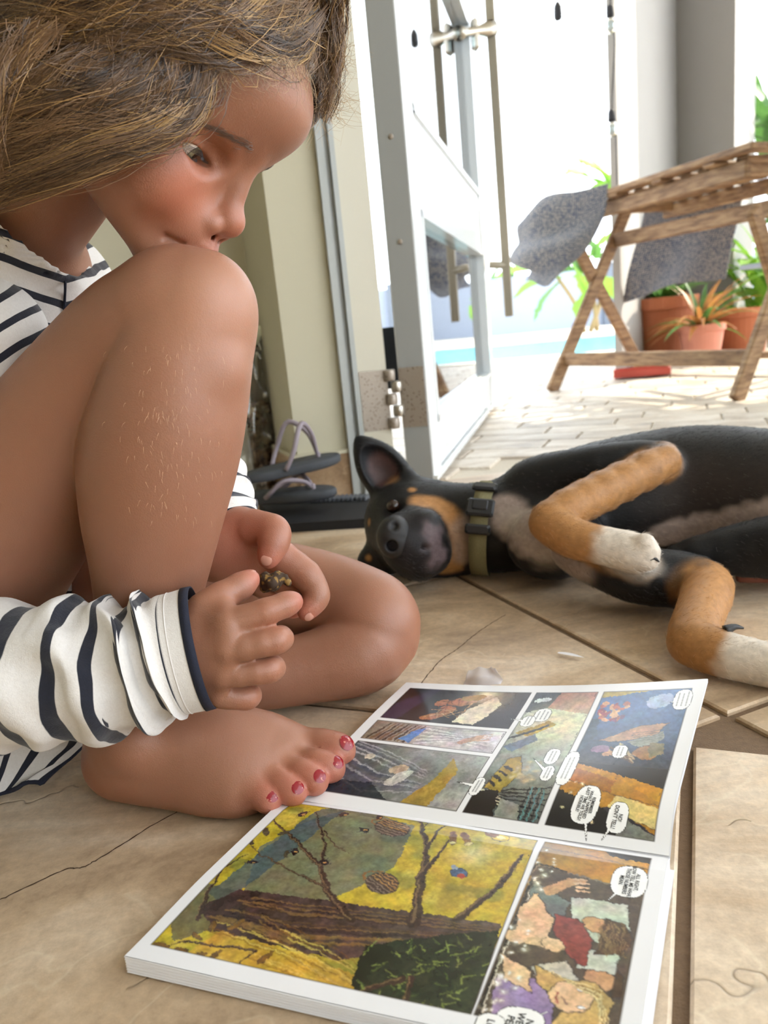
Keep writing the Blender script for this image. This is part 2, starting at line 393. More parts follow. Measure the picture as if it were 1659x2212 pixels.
# ---- terrace: long thin stones in running bond
terrace = mk('floor_terrace', [(-3, KW[1] - .45, -.006), (9, KW[1] + 1.6, -.006), (9, 4.9, -.006), (-3, 4.9, -.006)], [(0, 1, 2, 3)], plain('terrace_joint', hx('cfc4b2'), .85, .15, 200, .4), smooth=False, kind='structure')
bw, bl = .1, .24
rect = [(-bl / 2 + .003, -bw / 2 + .003), (bl / 2 - .003, -bw / 2 + .003), (bl / 2 - .003, bw / 2 - .003), (-bl / 2 + .003, bw / 2 - .003)]
V0, F0 = tile_mesh(rect, (0, 0)); me0 = None; spots = []
for j in range(-20, 45):
    for i in range(-30, 40):
        c = wp(.3, .2) + E2 * (i + .5 * (j % 2) + .13 * (j % 3)) * bl + E1 * j * bw
        if (c - wp(0, .06)) @ WN < .05 or c[1] > 4.85 or not -2.5 < c[0] < 5: continue
        u_, v_ = proj(np.array([c[0], c[1], 0]))
        spots.append((0 if -120 < u_ < 1780 and v_ < 1300 else 1, c[1], c))
spots.sort(key=lambda q: (q[0], q[1])); rest = MB()
for k, (ou, _, c) in enumerate(spots):
    if ou == 0 and k < 300:
        if me0 is None:
            o = mk('paving_stone', V0, F0, M_PATIO, smooth=False); me0 = o.data
        else:
            o = bpy.data.objects.new('paving_stone', me0); COL.objects.link(o)
        o.location = (c[0], c[1], .0); o.rotation_euler = (0, 0, math.radians(-23)); keep(o, terrace)
    else:
        R2 = np.array([[E2[0], E1[0]], [E2[1], E1[1]]]); rest.add([(*(R2 @ np.array(v[:2]) + c), v[2]) for v in V0], F0)
rest.build('paving_stones_beyond', M_PATIO, terrace, kind='stuff')

# ================================================================ walls, ceiling, terrace roof
def slab(poly, z0, z1):
    q = ccw([np.array(p) for p in poly]); m = len(q)
    return [(*p, z0) for p in q] + [(*p, z1) for p in q], [tuple(range(m - 1, -1, -1)), tuple(range(m, 2 * m))] + [(i, (i + 1) % m, m + (i + 1) % m, m + i) for i in range(m)]
PL = np.array([-.214, 1.53])                             # where the return of the wall end meets the wall behind
wl = mk('wall_left', *slab([KW, wp(.092, 0), wp(.092, .24), wp(-2.2, .24), wp(-2.2, .21), PL], 0, 2.6), M_WALL, smooth=False, kind='structure')
bbm = stone('skirting_stone', hx('b79f82'), hx('a08465'), hx('735b44'), .4, 1.5, .4, .1)
bb = mk('baseboard_left', *slab([KW + (-.0, -.008), wp(.098, -.007), wp(.098, .0), KW, PL, PL + (-.012, -.004)], 0, .078), bbm, smooth=False, kind='structure')
mk('trim_1', *slab([KW + (-.006, -.011), wp(.097, -.010), wp(.097, -.001), KW, PL, PL + (-.010, -.003)], .078, .084), M_WALL, smooth=False, kind='structure')
mk('wall_right', *slab([wp(1.62, 0), wp(2.4, 0), wp(2.4, .2), wp(1.62, .2)], 0, 2.6), M_WALL, smooth=False, kind='structure')
mk('wall_back', *slab([(-2.3, -2.3), (1.2, -2.3), (1.2, -2.1), (-2.3, -2.1)], 0, 2.6), M_WALL, smooth=False, kind='structure')
mk('wall_side', *slab([(-2.3, -2.3), (-2.1, -2.3), (-2.1, 1.3), (-2.3, 1.3)], 0, 2.6), M_WALL, smooth=False, kind='structure')
mk('ceiling', *slab([(-2.3, -2.3), (2.6, -2.3), (2.6, 1.75), (-2.3, 1.15)], 2.6, 2.75), M_CEIL, smooth=False, kind='structure')
mk('ceiling_terrace', *slab([(-2.3, 1.1), (6.0, 1.2), (6.0, 3.75), (-2.3, 3.75)], 2.62, 2.78), M_CEIL, smooth=False, kind='structure')  # unseen roof, its reach shaped to block sun from room and near terrace
# corner of the house across the terrace
A0 = at(1329, 780, 3.4)[:2]; A1 = at(1345, 780, 3.4)[:2]; AI = at(1466, 700, 4.35)[:2]; B1 = at(1584, 600, 4.0)[:2]; B2 = at(1626, 600, 4.5)[:2]
mk('wall_terrace', *slab([A0, A1, AI, B1, B2, B2 * 1.25, A0 * 1.5 + (.25, 0)], 0, 2.7), M_WALLO, smooth=False, kind='structure')

# ================================================================ door frame, door leaf
mk('door_1', [(0, 0, 0)], [], None, kind='structure')
door = bpy.data.objects['door_1']
def seg(mb, s0, s1, t0, t1, z0, z1):
    V, Fc = slab([wp(s0, t0), wp(s1, t0), wp(s1, t1), wp(s0, t1)], z0, z1); mb.add(V, Fc)
m = MB(); seg(m, .088, .100, -.014, .06, .0, 2.3); seg(m, .1, .108, -.006, .06, 0, 2.3); seg(m, .108, .116, -.018, .06, 0, 2.3)
m.build('frame_moulding', plain('grey_aluminium', hx('a9adab'), .3, .02, 20, .02), door)
m = MB(); seg(m, .116, .166, -.012, .05, 0, 2.3); m.build('jamb', M_FRAME, door)
H0 = wp(.186, -.012); LD = np.array([math.cos(math.radians(75.6)), math.sin(math.radians(75.6))]); LN = np.array([LD[1], -LD[0]])
LT, LL, ZT = .047, 1.2, 1.13                              # leaf thickness, length, top
def lp(a, b): return H0 + LD * a + LN * b                 # along the leaf, across its thickness
def lseg(mb, a0, a1, b0, b1, z0, z1):
    V, Fc = slab([lp(a0, b0), lp(a1, b0), lp(a1, b1), lp(a0, b1)], z0, z1); mb.add(V, Fc)
zb = .012
leaf_parts = [('hinge_stile', (0, .085, 0, LT, zb, ZT)), ('lock_stile', (LL - .09, LL, 0, LT, zb, ZT)), ('bottom_rail', (.085, LL - .09, .004, LT - .004, zb, .105)),
              ('middle_rail', (.085, LL - .09, .004, LT - .004, .47, .625)), ('top_rail', (.085, LL - .09, .004, LT - .004, ZT - .05, ZT))]
leaf = MB(); lseg(leaf, 0, .085, 0, LT, zb, ZT); leaf = leaf.build('leaf_stile', M_DOOR, door)
for nm, a in leaf_parts[1:]:
    m = MB(); lseg(m, *a); m.build('leaf_stile' if 'stile' in nm else 'leaf_rail', M_DOOR, door)
m = MB(); lseg(m, -.0012, .0, .002, LT - .002, zb, ZT); strip = m.build('edge_strip', plain('grey_edge', hx('9b9d9b'), .4, .02, 30, .02), door)
for z0, z1 in ((.105, .47), (.625, ZT - .05)):            # panes and their beads
    m = MB(); lseg(m, .085, LL - .09, LT / 2 - .003, LT / 2 + .003, z0, z1); pane = m.build('pane', M_GLASS, door)
    m = MB()
    for a in ((.085, LL - .09, z0, z0 + .012), (.085, LL - .09, z1 - .012, z1), (.085, .1, z0, z1), (LL - .105, LL - .09, z0, z1)):
        lseg(m, a[0], a[1], LT / 2 + .003, LT + .002, a[2], a[3]); lseg(m, a[0], a[1], -.002, LT / 2 - .003, a[2], a[3])
    m.build('glazing_bead', M_DOOR, pane)
m = MB(); lseg(m, 0, LL, LT, LT + .006, zb, zb + .01); m.build('draught_strip', M_DOOR, door)
def disc(c, nrm, r, h, n=14):
    nrm = np.array(nrm, float); nrm /= np.linalg.norm(nrm); a = np.cross(nrm, (0, 0, 1)); a /= np.linalg.norm(a); b = np.cross(nrm, a)
    m = MB(); m.lathe([(r, 0), (r, h * .6), (r * .8, h)], c, n, [a, b, nrm]); return m
fn = np.array([-LD[0], -LD[1], 0])
for (u_, v_) in ((857, 296), (876, 522)):
    p = at(u_, v_, H0[1]); q = lp(-.0012, LT / 2); disc((q[0], q[1], p[2]), fn, .0042, .0016).build('screw', M_RUST, strip, smooth=True)
# hinge: two leaves and a barrel of knuckles
hz0, hz1 = at(830, 925, 1.34)[2], at(820, 798, 1.34)[2]
hb = empty('hinge', (0, 0, 0)); hb.location = (*wp(.176, -.016), hz0); 
V, Fc = slab([wp(.118, -.0135), wp(.166, -.0135), wp(.166, -.012), wp(.118, -.012)], hz0, hz1); hinge = part('hinge_plate', V, Fc, M_RUST, door, smooth=False)
bpy.data.objects.remove(hb)
m = MB(); lseg(m, -.003, -.0012, .001, LT - .003, hz0, hz1); m.build('hinge_plate', M_RUST, door)
hc = (wp(.166, -.012) + lp(0, 0)) / 2 + (-.001, -.006)
n = 5; hh = (hz1 - hz0) / n
for k in range(n):
    m = MB(); z0 = hz0 + k * hh; m.lathe([(.0085, .0008), (.0095, .003), (.0095, hh - .003), (.0085, hh - .0008)], (hc[0] + (.006 if k % 2 else -.004), hc[1], z0), 14)
    m.box((hc[0] + (.011 if k % 2 else -.010), hc[1] + .006, z0 + hh / 2), (.016, .004, hh - .003))
    m.build('hinge_knuckle', M_STEEL if k % 2 else M_RUST, door, smooth=True)
m = MB(); seg(m, .178, .212, .09, .12, .17, .28); m.build('dark_gap_block', M_DARK, door)  # dark block standing behind the hinge gap
# pull bar of the door, on two brackets, and the lock spindle
hl = lp(LL - .03, LT)
ra, rb = at(1100, 684, 2.42), at(1050, -110, 2.42)
m = MB(); m.bar(ra, rb, .026, .02, up=(LD[0], LD[1], 0), bev=.003); bar_ = m.build('pull_bar', plain('bronze_aluminium', hx('9c9484'), .35, .04, 30, .05, .3), door)
for v_, u0, u1 in ((572, 1056, 1095),):
    m = MB(); a = at(u0, v_, hl[1] - .02); b = at(u1, v_ + 1, 2.42); m.tube([a, a * .7 + b * .3, b], .011, 10); m.build('bar_bracket', bar_.data.materials[0], bar_, smooth=True)
a = at(990, 72, 2.32); b = at(1062, 62, 2.42)
m = MB(); m.tube(spline([a, a * .6 + b * .4, b], 8), [.02, .016, .012, .012, .012, .014, .02, .024], 12); m.build('bar_bracket', M_STEEL, bar_, smooth=True)
c = at(1026, 75, 2.38); m = MB(); m.box(c, (.02, .035, .08), bev=.006); m.build('latch_lever', M_STEEL, bar_, smooth=False)
# ================================================================ terrace furniture and garden
def woodmat(name, a, b, c):
    t = NT(name); v = t.obj(); sv = t.map(v, (6, 6, 6)); g = t.noise(t.map(t.pos(), (14, 14, 90), (.5, .2, 0)), 1, 6, .6, .3)
    t.p(Base__Color=t.ramp(g, [(.3, a), (.5, b), (.68, c)]), Roughness=.7); t.bump(g, .4, .002); return t.m
M_WOOD = woodmat('weathered_teak', hx('5f4632'), hx('87684a'), hx('a58865'))
TOP = .68
P1 = fl(1312, 408, TOP)[:2]; P2 = fl(1624, 305, TOP)[:2]
td = (P2 - P1) / np.linalg.norm(P2 - P1); tn = np.array([-td[1], td[0]])
if tn[1] < 0: tn = -tn
tl0, tl1, tw = -.30, np.linalg.norm(P2 - P1), .50
def tp(a, b, z): q = P1 + td * a + tn * b; return np.array([q[0], q[1], z])
table = empty('folding_table', tp((tl0 + tl1) / 2, tw / 2, 0), label='weathered wooden slatted folding table with crossed legs on the terrace', category='table')
def bar(nm, a, b, w, h, up=(0, 0, 1)):
    m = MB(); m.bar(a, b, w, h, up, bev=.004); return m.build(nm, M_WOOD, table)
bar('edge_board', tp(tl0, .03, TOP - .01), tp(tl1, .03, TOP - .01), .06, .02); bar('edge_board', tp(tl0, tw - .03, TOP - .01), tp(tl1, tw - .03, TOP - .01), .06, .02)
bar('edge_board', tp(tl0 + .03, .06, TOP - .01), tp(tl0 + .03, tw - .06, TOP - .01), .06, .02); bar('edge_board', tp(tl1 - .03, .06, TOP - .01), tp(tl1 - .03, tw - .06, TOP - .01), .06, .02)
ns = 11
for k in range(ns):
    a = tl0 + .09 + (tl1 - tl0 - .18) * k / (ns - 1); bar('slat', tp(a, .0 if k % 3 == 0 else .05, TOP - .026), tp(a, tw - .05, TOP - .026), .05, .012)
bar('apron', tp(tl0 + .05, .05, TOP - .058), tp(tl1 - .06, .05, TOP - .058), .024, .05); bar('apron', tp(tl0 + .05, tw - .05, TOP - .058), tp(tl1 - .06, tw - .05, TOP - .058), .024, .05)
for a in (tl0 + .1, tl1 - .16): bar('batten', tp(a, .06, TOP - .045), tp(a, tw - .06, TOP - .045), .03, .03)
fA, fB = fl(1192, 846), fl(1590, 866); gB = fl(1388, 800)
dl = (at(1347, 468, 3.06) - fA) * 1.07
topA = fA + dl; legs = []
dAB = (fB - fA); dAB[2] = 0
bar('leg', fA, topA, .045, .022, (td[0], td[1], 0)); bar('leg', fB, fB + dl, .045, .022, (td[0], td[1], 0))
tB = at(1244, 530, 2.86) - gB
bar('leg', gB + tB * -.0, gB + tB * 1.0, .045, .022, (td[0], td[1], 0)); bar('leg', gB + dAB * .93, gB + dAB * .93 + tB * 1.0, .045, .022, (td[0], td[1], 0))
def on(a, d, f): return a + d * f
for f_, hgt in ((.165, .045), (.80, .05)): bar('stretcher', on(fA, dl, f_), on(fB, dl, f_), .022, hgt)
bar('stretcher', on(gB, tB, .13), on(gB + dAB * .93, tB, .13), .05, .022)
for a in (fA + dl * .5, fB + dl * .5):
    disc(a, -np.append(tn, 0), .008, .01).build('pivot_bolt', M_STEEL, table, smooth=True)

def clothmat(name, a, b, sc=46):
    t = NT(name); v = t.uv(); c = t.voro(t.map(v, (1, 1, 1)), sc, 'F1', 0, .35)
    f = t.ramp(c, [(.25, (1, 1, 1)), (.5, (0, 0, 0))]); t.p(Base__Color=t.mix(f, a, b), Roughness=.95, Sheen__Weight=.2); t.bump(f, .8, .004); return t.m
M_CLOTH = clothmat('blue_grey_waffle_weave', hx('4a5268'), hx('a9a298'))
def sheet(name, rows, mat, wav=0.012, fr=5.0, seed=0, n=60, thick=.004, parent=None, **kw):
    """rows: lists of 3-D points from one hem to the other; smooth surface through them with soft folds"""
    R = np.stack([spline(r, n) for r in rows]); G = np.stack([spline(R[:, j], n) for j in range(n)], 1)
    du = np.gradient(G, axis=0); dv = np.gradient(G, axis=1); N = np.cross(du, dv); N /= np.linalg.norm(N, axis=2)[..., None] + 1e-9
    uu, vv = np.meshgrid(np.linspace(0, 1, n), np.linspace(0, 1, n), indexing='ij')
    w = wav * (np.sin(fr * 2 * math.pi * (vv + .08 * np.sin(5 * uu + seed)) + seed) * (.25 + uu) + .5 * np.sin(fr * 4.7 * vv + 3 * uu + seed))
    G = G + N * w[..., None]; V = np.vstack([G.reshape(-1, 3), (G + N * thick).reshape(-1, 3)]); Fq = gridF(n, n); m = n * n
    Fa = [tuple(f) for f in Fq] + [tuple(int(i) + m for i in f[::-1]) for f in Fq]
    edge = [i for i in range(n)] + [i * n + n - 1 for i in range(1, n)] + [(n - 1) * n + j for j in range(n - 2, -1, -1)] + [i * n for i in range(n - 2, 0, -1)]
    Fa += [(edge[k], edge[(k + 1) % len(edge)], edge[(k + 1) % len(edge)] + m, edge[k] + m)[::-1] for k in range(len(edge))]
    uv = np.tile(np.stack([uu, vv], -1).reshape(-1, 2), (2, 1))
    return mk(name, V, Fa, mat, None, True, uv=uv, **kw), G
Y1 = 2.9
rows = [[at(1318, 402, 2.92), at(1302, 470, 2.88), at(1262, 545, 2.84), at(1196, 606, 2.8)],
        [at(1250, 424, 2.98), at(1236, 490, 2.9), at(1208, 560, 2.84), at(1180, 618, 2.82)],
        [at(1172, 432, 3.06), at(1152, 500, 2.96), at(1140, 565, 2.92), at(1150, 612, 2.92)],
        [at(1130, 486, 3.1), at(1112, 525, 3.06), at(1122, 570, 3.06), at(1140, 604, 3.06)]]
c1, _ = sheet('tea_towel', rows, M_CLOTH, .020, 1.9, 1, label='grey blue woven cloth draped over the left end of the table', category='cloth')
rows = [[at(1395, 452, 3.36), at(1500, 440, 3.2), at(1606, 424, 3.05)], [at(1385, 500, 3.4), at(1490, 490, 3.24), at(1592, 482, 3.08)],
        [at(1362, 580, 3.42), at(1470, 560, 3.26), at(1574, 546, 3.1)], [at(1346, 655, 3.44), at(1450, 618, 3.28), at(1560, 604, 3.12)]]
c2, _ = sheet('tea_towel', rows, M_CLOTH, .016, 1.3, 2.2, label='grey blue woven cloth hanging straight down below the table in front of the pots', category='cloth')
for c, edge in ((c1, 0), (c2, 0)): pass
# red tray lying on the terrace
tr = fl(1386, 815); m = MB()
ax = np.array([.95, -.3, 0]); ay = np.array([.3, .95, 0])
m.box(tr + (0, 0, .012), (.2, .1, .008), axes=[ax, ay, (0, 0, 1)], bev=.003)
tray = empty('red_tray', tr, label='small flat red tray lying on the sunlit terrace under the table', category='tray')
mr = plain('red_plastic', hx('b0473a'), .5, .1, 30, .1); m.build('tray_base', mr, tray)
for s_ in (-1, 1):
    m = MB(); m.box(tr + ay * .05 * s_ + (0, 0, .022), (.2, .008, .028), axes=[ax, ay, (0, 0, 1)], bev=.002); m.build('tray_rim', mr, tray)
    m = MB(); m.box(tr + ax * .1 * s_ + (0, 0, .022), (.008, .1, .028), axes=[ax, ay, (0, 0, 1)], bev=.002); m.build('tray_rim', mr, tray)
# ---------------------------------------------------------------- pots and plants
def leafblade(base, d, Ln, wd, droop=.5, n=8, fold=.25, tipw=.0, torn=0.0, wave=0.0, twist=0.0):
    base = np.array(base, float); d = np.array(d, float); d /= np.linalg.norm(d); V = []; Fc = []
    side = np.cross(d, (0, 0, 1)); side = side / (np.linalg.norm(side) + 1e-9); p = base.copy(); dd = d.copy()
    for i in range(n + 1):
        t = i / n; w = wd * (math.sin(math.pi * min(1, .12 + t * .88)) ** .8) * (1 - .3 * t) if i < n else wd * .03
        up = np.cross(side, dd); s2 = side * math.cos(twist * t) + up * math.sin(twist * t)
        a = .0 if not torn else torn * (random.random() - .5) * wd
        V += [p - s2 * (w + a) + up * fold * w + (0, 0, wave * wd * math.sin(9 * t)), p, p + s2 * (w - a) + up * fold * w - (0, 0, wave * wd * math.sin(9 * t))]
        if i: b = 3 * i; Fc += [(b - 3, b - 2, b + 1, b), (b - 2, b - 1, b + 2, b + 1)]
        p = p + dd * Ln / n; dd = dd + np.array([0, 0, -droop / n]); dd /= np.linalg.norm(dd)
    return V, Fc
def leafmat(name, a, b, tr=.35, rough=.45):
    t = NT(name); g = t.noise(t.map(t.pos(), (60, 60, 60)), 1, 4); c = t.mix(g, a, b); t.p(Base__Color=c, Roughness=rough)
    tl = t.n('BsdfTranslucent'); t.set(tl.inputs[0], c); m = t.n('MixShader'); m.inputs[0].default_value = tr
    t.t.links.new(t.b.outputs[0], m.inputs[1]); t.t.links.new(tl.outputs[0], m.inputs[2]); t.t.links.new(m.outputs[0], t.out.inputs[0]); t.bump(g, .2, .002); return t.m
M_GRN = leafmat('bright_green_leaf', hx('4f8a2c'), hx('9cc84a')); M_GRN2 = leafmat('deep_green_leaf', hx('3c6b35'), hx('6f9a52'))
M_BROM = leafmat('orange_green_leaf', hx('8b7a3a'), hx('d68a58')); M_STEM = plain('brown_stem', hx('9a8560'), .8, .2, 30, .3)
M_TERRA = plain('terracotta', hx('b06a49'), .8, .12, 14, .2); M_TERRA2 = plain('pale_terracotta', hx('c98773'), .8, .1, 14, .2); M_SOIL = plain('potting_soil', hx('3a2a20'), .95, .3, 120, .8)
def pot(nm, u_, v_, y, top_px, rt_px, rb_px, mat, label, rim=True):
    b = at(u_, v_, y); b[2] = 0; h = at(u_, top_px, y)[2]; rt = px(b, rt_px); rb = px(b, rb_px)
    o = empty(nm, b, label=label, category='flower pot')
    pr = [(rb, 0), (rt * .97, h * .8), (rt * .97, h * .81), (rt * 1.06, h * .82), (rt * 1.06, h), (rt * .94, h), (rt * .9, h * .86)] if rim else [(rb, 0), (rt * .98, h * .86), (rt * 1.04, h * .87), (rt * 1.06, h), (rt * .95, h), (rt * .9, h * .86)]
    m = MB(); m.lathe(pr, b, 32); m.build('pot_body', mat, o, smooth=False)
    m = MB(); m.lathe([(rt * .9, h * .84), (rt * .6, h * .86), (.01, h * .87)], b, 20); m.build('soil', M_SOIL, o, smooth=True)
    return o, b, h, rt
PA = pot('terracotta_pot', 1435, 752, 3.75, 642, 66, 48, M_TERRA, 'tall orange terracotta pot standing by the edge of the terrace wall')
PB = pot('terracotta_pot', 1515, 765, 3.45, 700, 46, 36, M_TERRA2, 'small pale pink terracotta pot holding the spiky orange plant')
PC = pot('terracotta_pot', 1606, 752, 3.7, 665, 55, 42, M_TERRA, 'deep orange terracotta pot partly hidden behind the right table leg')
br = empty('bromeliad', PB[1] + (0, 0, PB[2] * .84), label='spiky orange and green bromeliad growing in the small pale pot', category='plant')
random.seed(3)
for k in range(46):
    a = k * 2.399; el = .25 + 1.1 * ((k * .37) % 1); Ln = .2 + .12 * random.random()
    V, Fc = leafblade(PB[1] + (0, 0, PB[2] * .8), (math.cos(a) * math.cos(el), math.sin(a) * math.cos(el), math.sin(el)), Ln, .011 + .006 * random.random(), 1.3, 8)
    part('leaf', V, Fc, M_BROM if k % 3 else M_GRN2, br)
pa = empty('potted_plant', PA[1] + (0, 0, PA[2] * .84), label='dark leafy plant in the tall orange pot behind the hanging cloth', category='plant')
for k in range(16):
    a = k * 2.4; V, Fc = leafblade(PA[1] + (0, 0, PA[2] * .83), (math.cos(a) * .8, math.sin(a) * .8, .9), .2 + .1 * random.random(), .03, 1.2, 6); part('leaf', V, Fc, M_GRN2, pa)
def bush(nm, c, n, Ln, wd, label, mat, el0=.2, spread=.1, droop=1.0, hgt=.0):
    o = empty(nm, (c[0], c[1], 0), label=label, category='plant')
    for k in range(n):
        a = random.random() * 6.28; el = el0 + random.random() * (1.4 - el0); h = random.random() * hgt
        V, Fc = leafblade((c[0] + spread * (random.random() - .5), c[1] + spread * (random.random() - .5), c[2] + h), (math.cos(a) * math.cos(el), math.sin(a) * math.cos(el), math.sin(el)), Ln * (.6 + .6 * random.random()), wd, droop, 6)
        part('leaf', V, Fc, mat, o)
    m = MB(); m.tube([(c[0], c[1], 0), (c[0], c[1], c[2] + hgt + .05)], [.02, .012], 8); m.build('stem', M_STEM, o, smooth=True)
    return o
sa_ = at(1668, 640, 3.9); sb_ = at(1700, 500, 4.7)
bush('leafy_shrub', (sa_[0], sa_[1], .1), 60, .34, .035, 'bright green leafy shrub beside the deep orange pot at the right edge', M_GRN, .3, .35, 1.2, .3)
bush('leafy_shrub', (sb_[0], sb_[1], .5), 50, .5, .05, 'tall green leafy shrub behind the wall end at the right edge', M_GRN2, .2, .4, 1.0, .8)
# banana clump beyond the pool: trunks and torn leaves
bc = at(1262, 712, 9.2); ban = empty('banana_plant', (bc[0], bc[1], 0), label='banana plant with torn green leaves standing beyond the pool', category='plant')
for (u0, v0, u1, v1) in ((1262, 712, 1205, 600), (1290, 708, 1252, 560), (1275, 716, 1300, 590)):
    a, b = at(u0, v0, 9.2), at(u1, v1, 9.2); a[2] = min(a[2], 0.0); m = MB(); m.tube(spline([a, (a + b) / 2 + (.05, 0, 0), b], 8), np.linspace(.03, .02, 8), 8); m.build('trunk', M_STEM, ban, smooth=True)
for (u0, v0, u1, v1, w) in ((1318, 420, 1215, 372, 34), (1330, 418, 1245, 340, 30), (1322, 400, 1258, 338, 26), (1252, 590, 1180, 470, 30), (1250, 600, 1330, 500, 36), (1300, 620, 1240, 690, 26), (1215, 600, 1120, 640, 24), (1210, 610, 1165, 690, 26),
                            (1300, 600, 1345, 660, 28), (1262, 640, 1225, 560, 28), (1240, 520, 1290, 400, 30), (1290, 560, 1252, 500, 34), (1215, 590, 1070, 600, 22), (1330, 430, 1250, 430, 26)):
    a, b = at(u0, v0, 9.2), at(u1, v1, 9.2); d = b - a; Ln = np.linalg.norm(d)
    V, Fc = leafblade(a, d + (0, .25 * Ln * random.choice((-1, 1)), .35 * Ln), Ln * 1.12, w * 9.2 / F * .8, .8, 14, .3, torn=.5, twist=.9); part('leaf', V, Fc, M_GRN if random.random() < .6 else M_GRN2, ban)
# string of bulbs down the wall edge
sl = empty('string_light', at(1322, 300, 3.38), label='black cord of a string light hanging down the edge of the terrace wall', category='string light')
Pc = [at(u_, v_, 3.37) for u_, v_ in ((1318, -60), (1319, 10), (1328, 90), (1322, 225), (1330, 270), (1334, 400))]
m = MB(); m.tube(spline(Pc, 40), .0035, 6); m.build('cord', M_DARK, sl, smooth=True)
for u_, v_ in ((1318, 22), (1321, 248)):
    p = at(u_, v_, 3.35); m = MB(); m.lathe([(.006, .02), (.014, .012), (.016, -.02), (.013, -.024)], p, 12); so = m.build('socket', M_DARK, sl, smooth=True)
    m = MB(); m.lathe([(.012, -.024), (.024, -.045), (.022, -.07), (.004, -.085)], p, 14); m.build('bulb', M_GLASS, so, smooth=True)
p = at(1205, 25, 3.1); m = MB(); m.lathe([(.007, .03), (.014, .015), (.015, -.02), (.01, -.028)], p, 12); 
pend = m.build('lamp_socket', M_DARK, None, smooth=True, label='small black lamp socket hanging in the bright sky left of the wall', category='lamp socket')
m = MB(); m.tube([p + (0, 0, .02), p + (0, 0, 2.62 - p[2])], .0022, 6); m.build('cord', M_DARK, pend)
# grey arm of a garden chair reaching in from the right
ca, cb = at(1606, 578, 2.75), at(1700, 566, 2.5)
ch = empty('garden_chair', (cb[0], cb[1], 0), label='grey metal garden chair whose arm reaches in at the right edge', category='chair')
mg = plain('grey_powder_coat', hx('8f98a3'), .5, .05, 30, .1)
m = MB(); m.bar(ca, cb + (cb - ca) * 1.5, .03, .018, bev=.004); m.build('arm_rest', mg, ch)
ce = cb + (cb - ca) * 1.5
for q in (cb + (cb - ca) * .5, ce): m = MB(); m.bar((q[0], q[1], 0), (q[0], q[1], q[2]), .022, .022, up=(1, 0, 0)); m.build('leg', mg, ch)
# ---------------------------------------------------------------- pool, deck and garden wall
lawn = mk('ground', [(-20, 4.6, -.03), (30, 4.6, -.03), (30, 40, -.03), (-20, 40, -.03)], [(0, 1, 2, 3)], plain('pale_paving', hx('bdb8ac'), .8, .05, 4, .1), smooth=False, kind='structure')
pc = [fl(1010, 782), fl(1420, 748), fl(1420, 712), fl(1010, 752)]
q = ccw([p[:2] for p in pc])
def watermat():
    t = NT('pool_water'); nz = t.noise(t.pos(), 9, 3); t.p(Base__Color=t.mix(nz, hx('1f8fa8'), hx('4fb8c8')), Roughness=.3, Specular__IOR__Level=.05); t.bump(nz, .15, .02); return t.m
pool = empty('swimming_pool', (float(np.mean([p[0] for p in q])), float(np.mean([p[1] for p in q])), 0), label='turquoise swimming pool behind the table legs', category='pool')
V, Fc = slab(q, -.029, -.012); part('water', V, Fc, watermat(), pool, smooth=False)
M_COP = plain('pool_coping', hx('e9e2cc'), .8, .05, 20, .1)
for k in range(4):
    a, b = np.array(q[k]), np.array(q[(k + 1) % 4]); d = (b - a) / np.linalg.norm(b - a); nn = np.array([d[1], -d[0]])
    V, Fc = slab([a, b, b + nn * .3, a + nn * .3], -.029, .0); part('coping', V, Fc, M_COP, pool, smooth=False)
M_GW = plain('garden_wall_plaster', hx('9aa3b4'), .85, .03, 3, .1)
mk('wall_garden', *slab([(-12, 13), (26, 13), (26, 13.3), (-12, 13.3)], -.03, .88), M_GW, smooth=False, kind='structure')
for x in (.4, 3.9, 7.2):
    mk('wall_garden_pier', *slab([(x, 12.85), (x + .3, 12.85), (x + .3, 13.05), (x, 13.05)], -.03, .95), plain('grey_pier', hx('6f7784'), .85, .03, 3, .1), smooth=False, kind='structure')
random.seed(11)
for k, (u_, lab) in enumerate(((1085, 'low green shrub rising above the garden wall near the door handle'), (1225, 'low green shrub above the garden wall between handle and table leg'))):
    c = at(u_, 640, 15.2); bush('garden_shrub', (c[0], c[1], .55), 46, .42, .08, lab, M_GRN2, .15, .4, .8, .4)
# ================================================================ the open comic book
SL, SR = fl(622, 1716, .012), fl(1445, 1838, .012)
NL = fl(268, 2060, .0115); NRr = fl(1372, 2300, .0115); NR = NRr
FLc = fl(878, 1474, .010)
PS, PT = .222, .142                                      # page size, metres: along the spine, across
near_px = [(612, 1722), (1445, 1842), (268, 2060), proj(NR)]
far_px = [(650, 1694), (1445, 1838), (880, 1473), (1527, 1466)]
def homog(src):                                          # unit square (s,t) -> photo, inverted
    A = []
    for (s_, t_), (u_, v_) in zip(((0, 0), (1, 0), (0, 1), (1, 1)), src):
        A.append([s_, t_, 1, 0, 0, 0, -u_ * s_, -u_ * t_, -u_]); A.append([0, 0, 0, s_, t_, 1, -v_ * s_, -v_ * t_, -v_])
    return np.linalg.inv(np.linalg.svd(np.array(A))[2][-1].reshape(3, 3))
HN, HF = homog(near_px), homog(far_px)
def onpage(Hm, pts):
    q = np.c_[np.asarray(pts, float), np.ones(len(pts))] @ Hm.T; q = q[:, :2] / q[:, 2:]; return q * [PS * 1000, PT * 1000]   # millimetres on the page
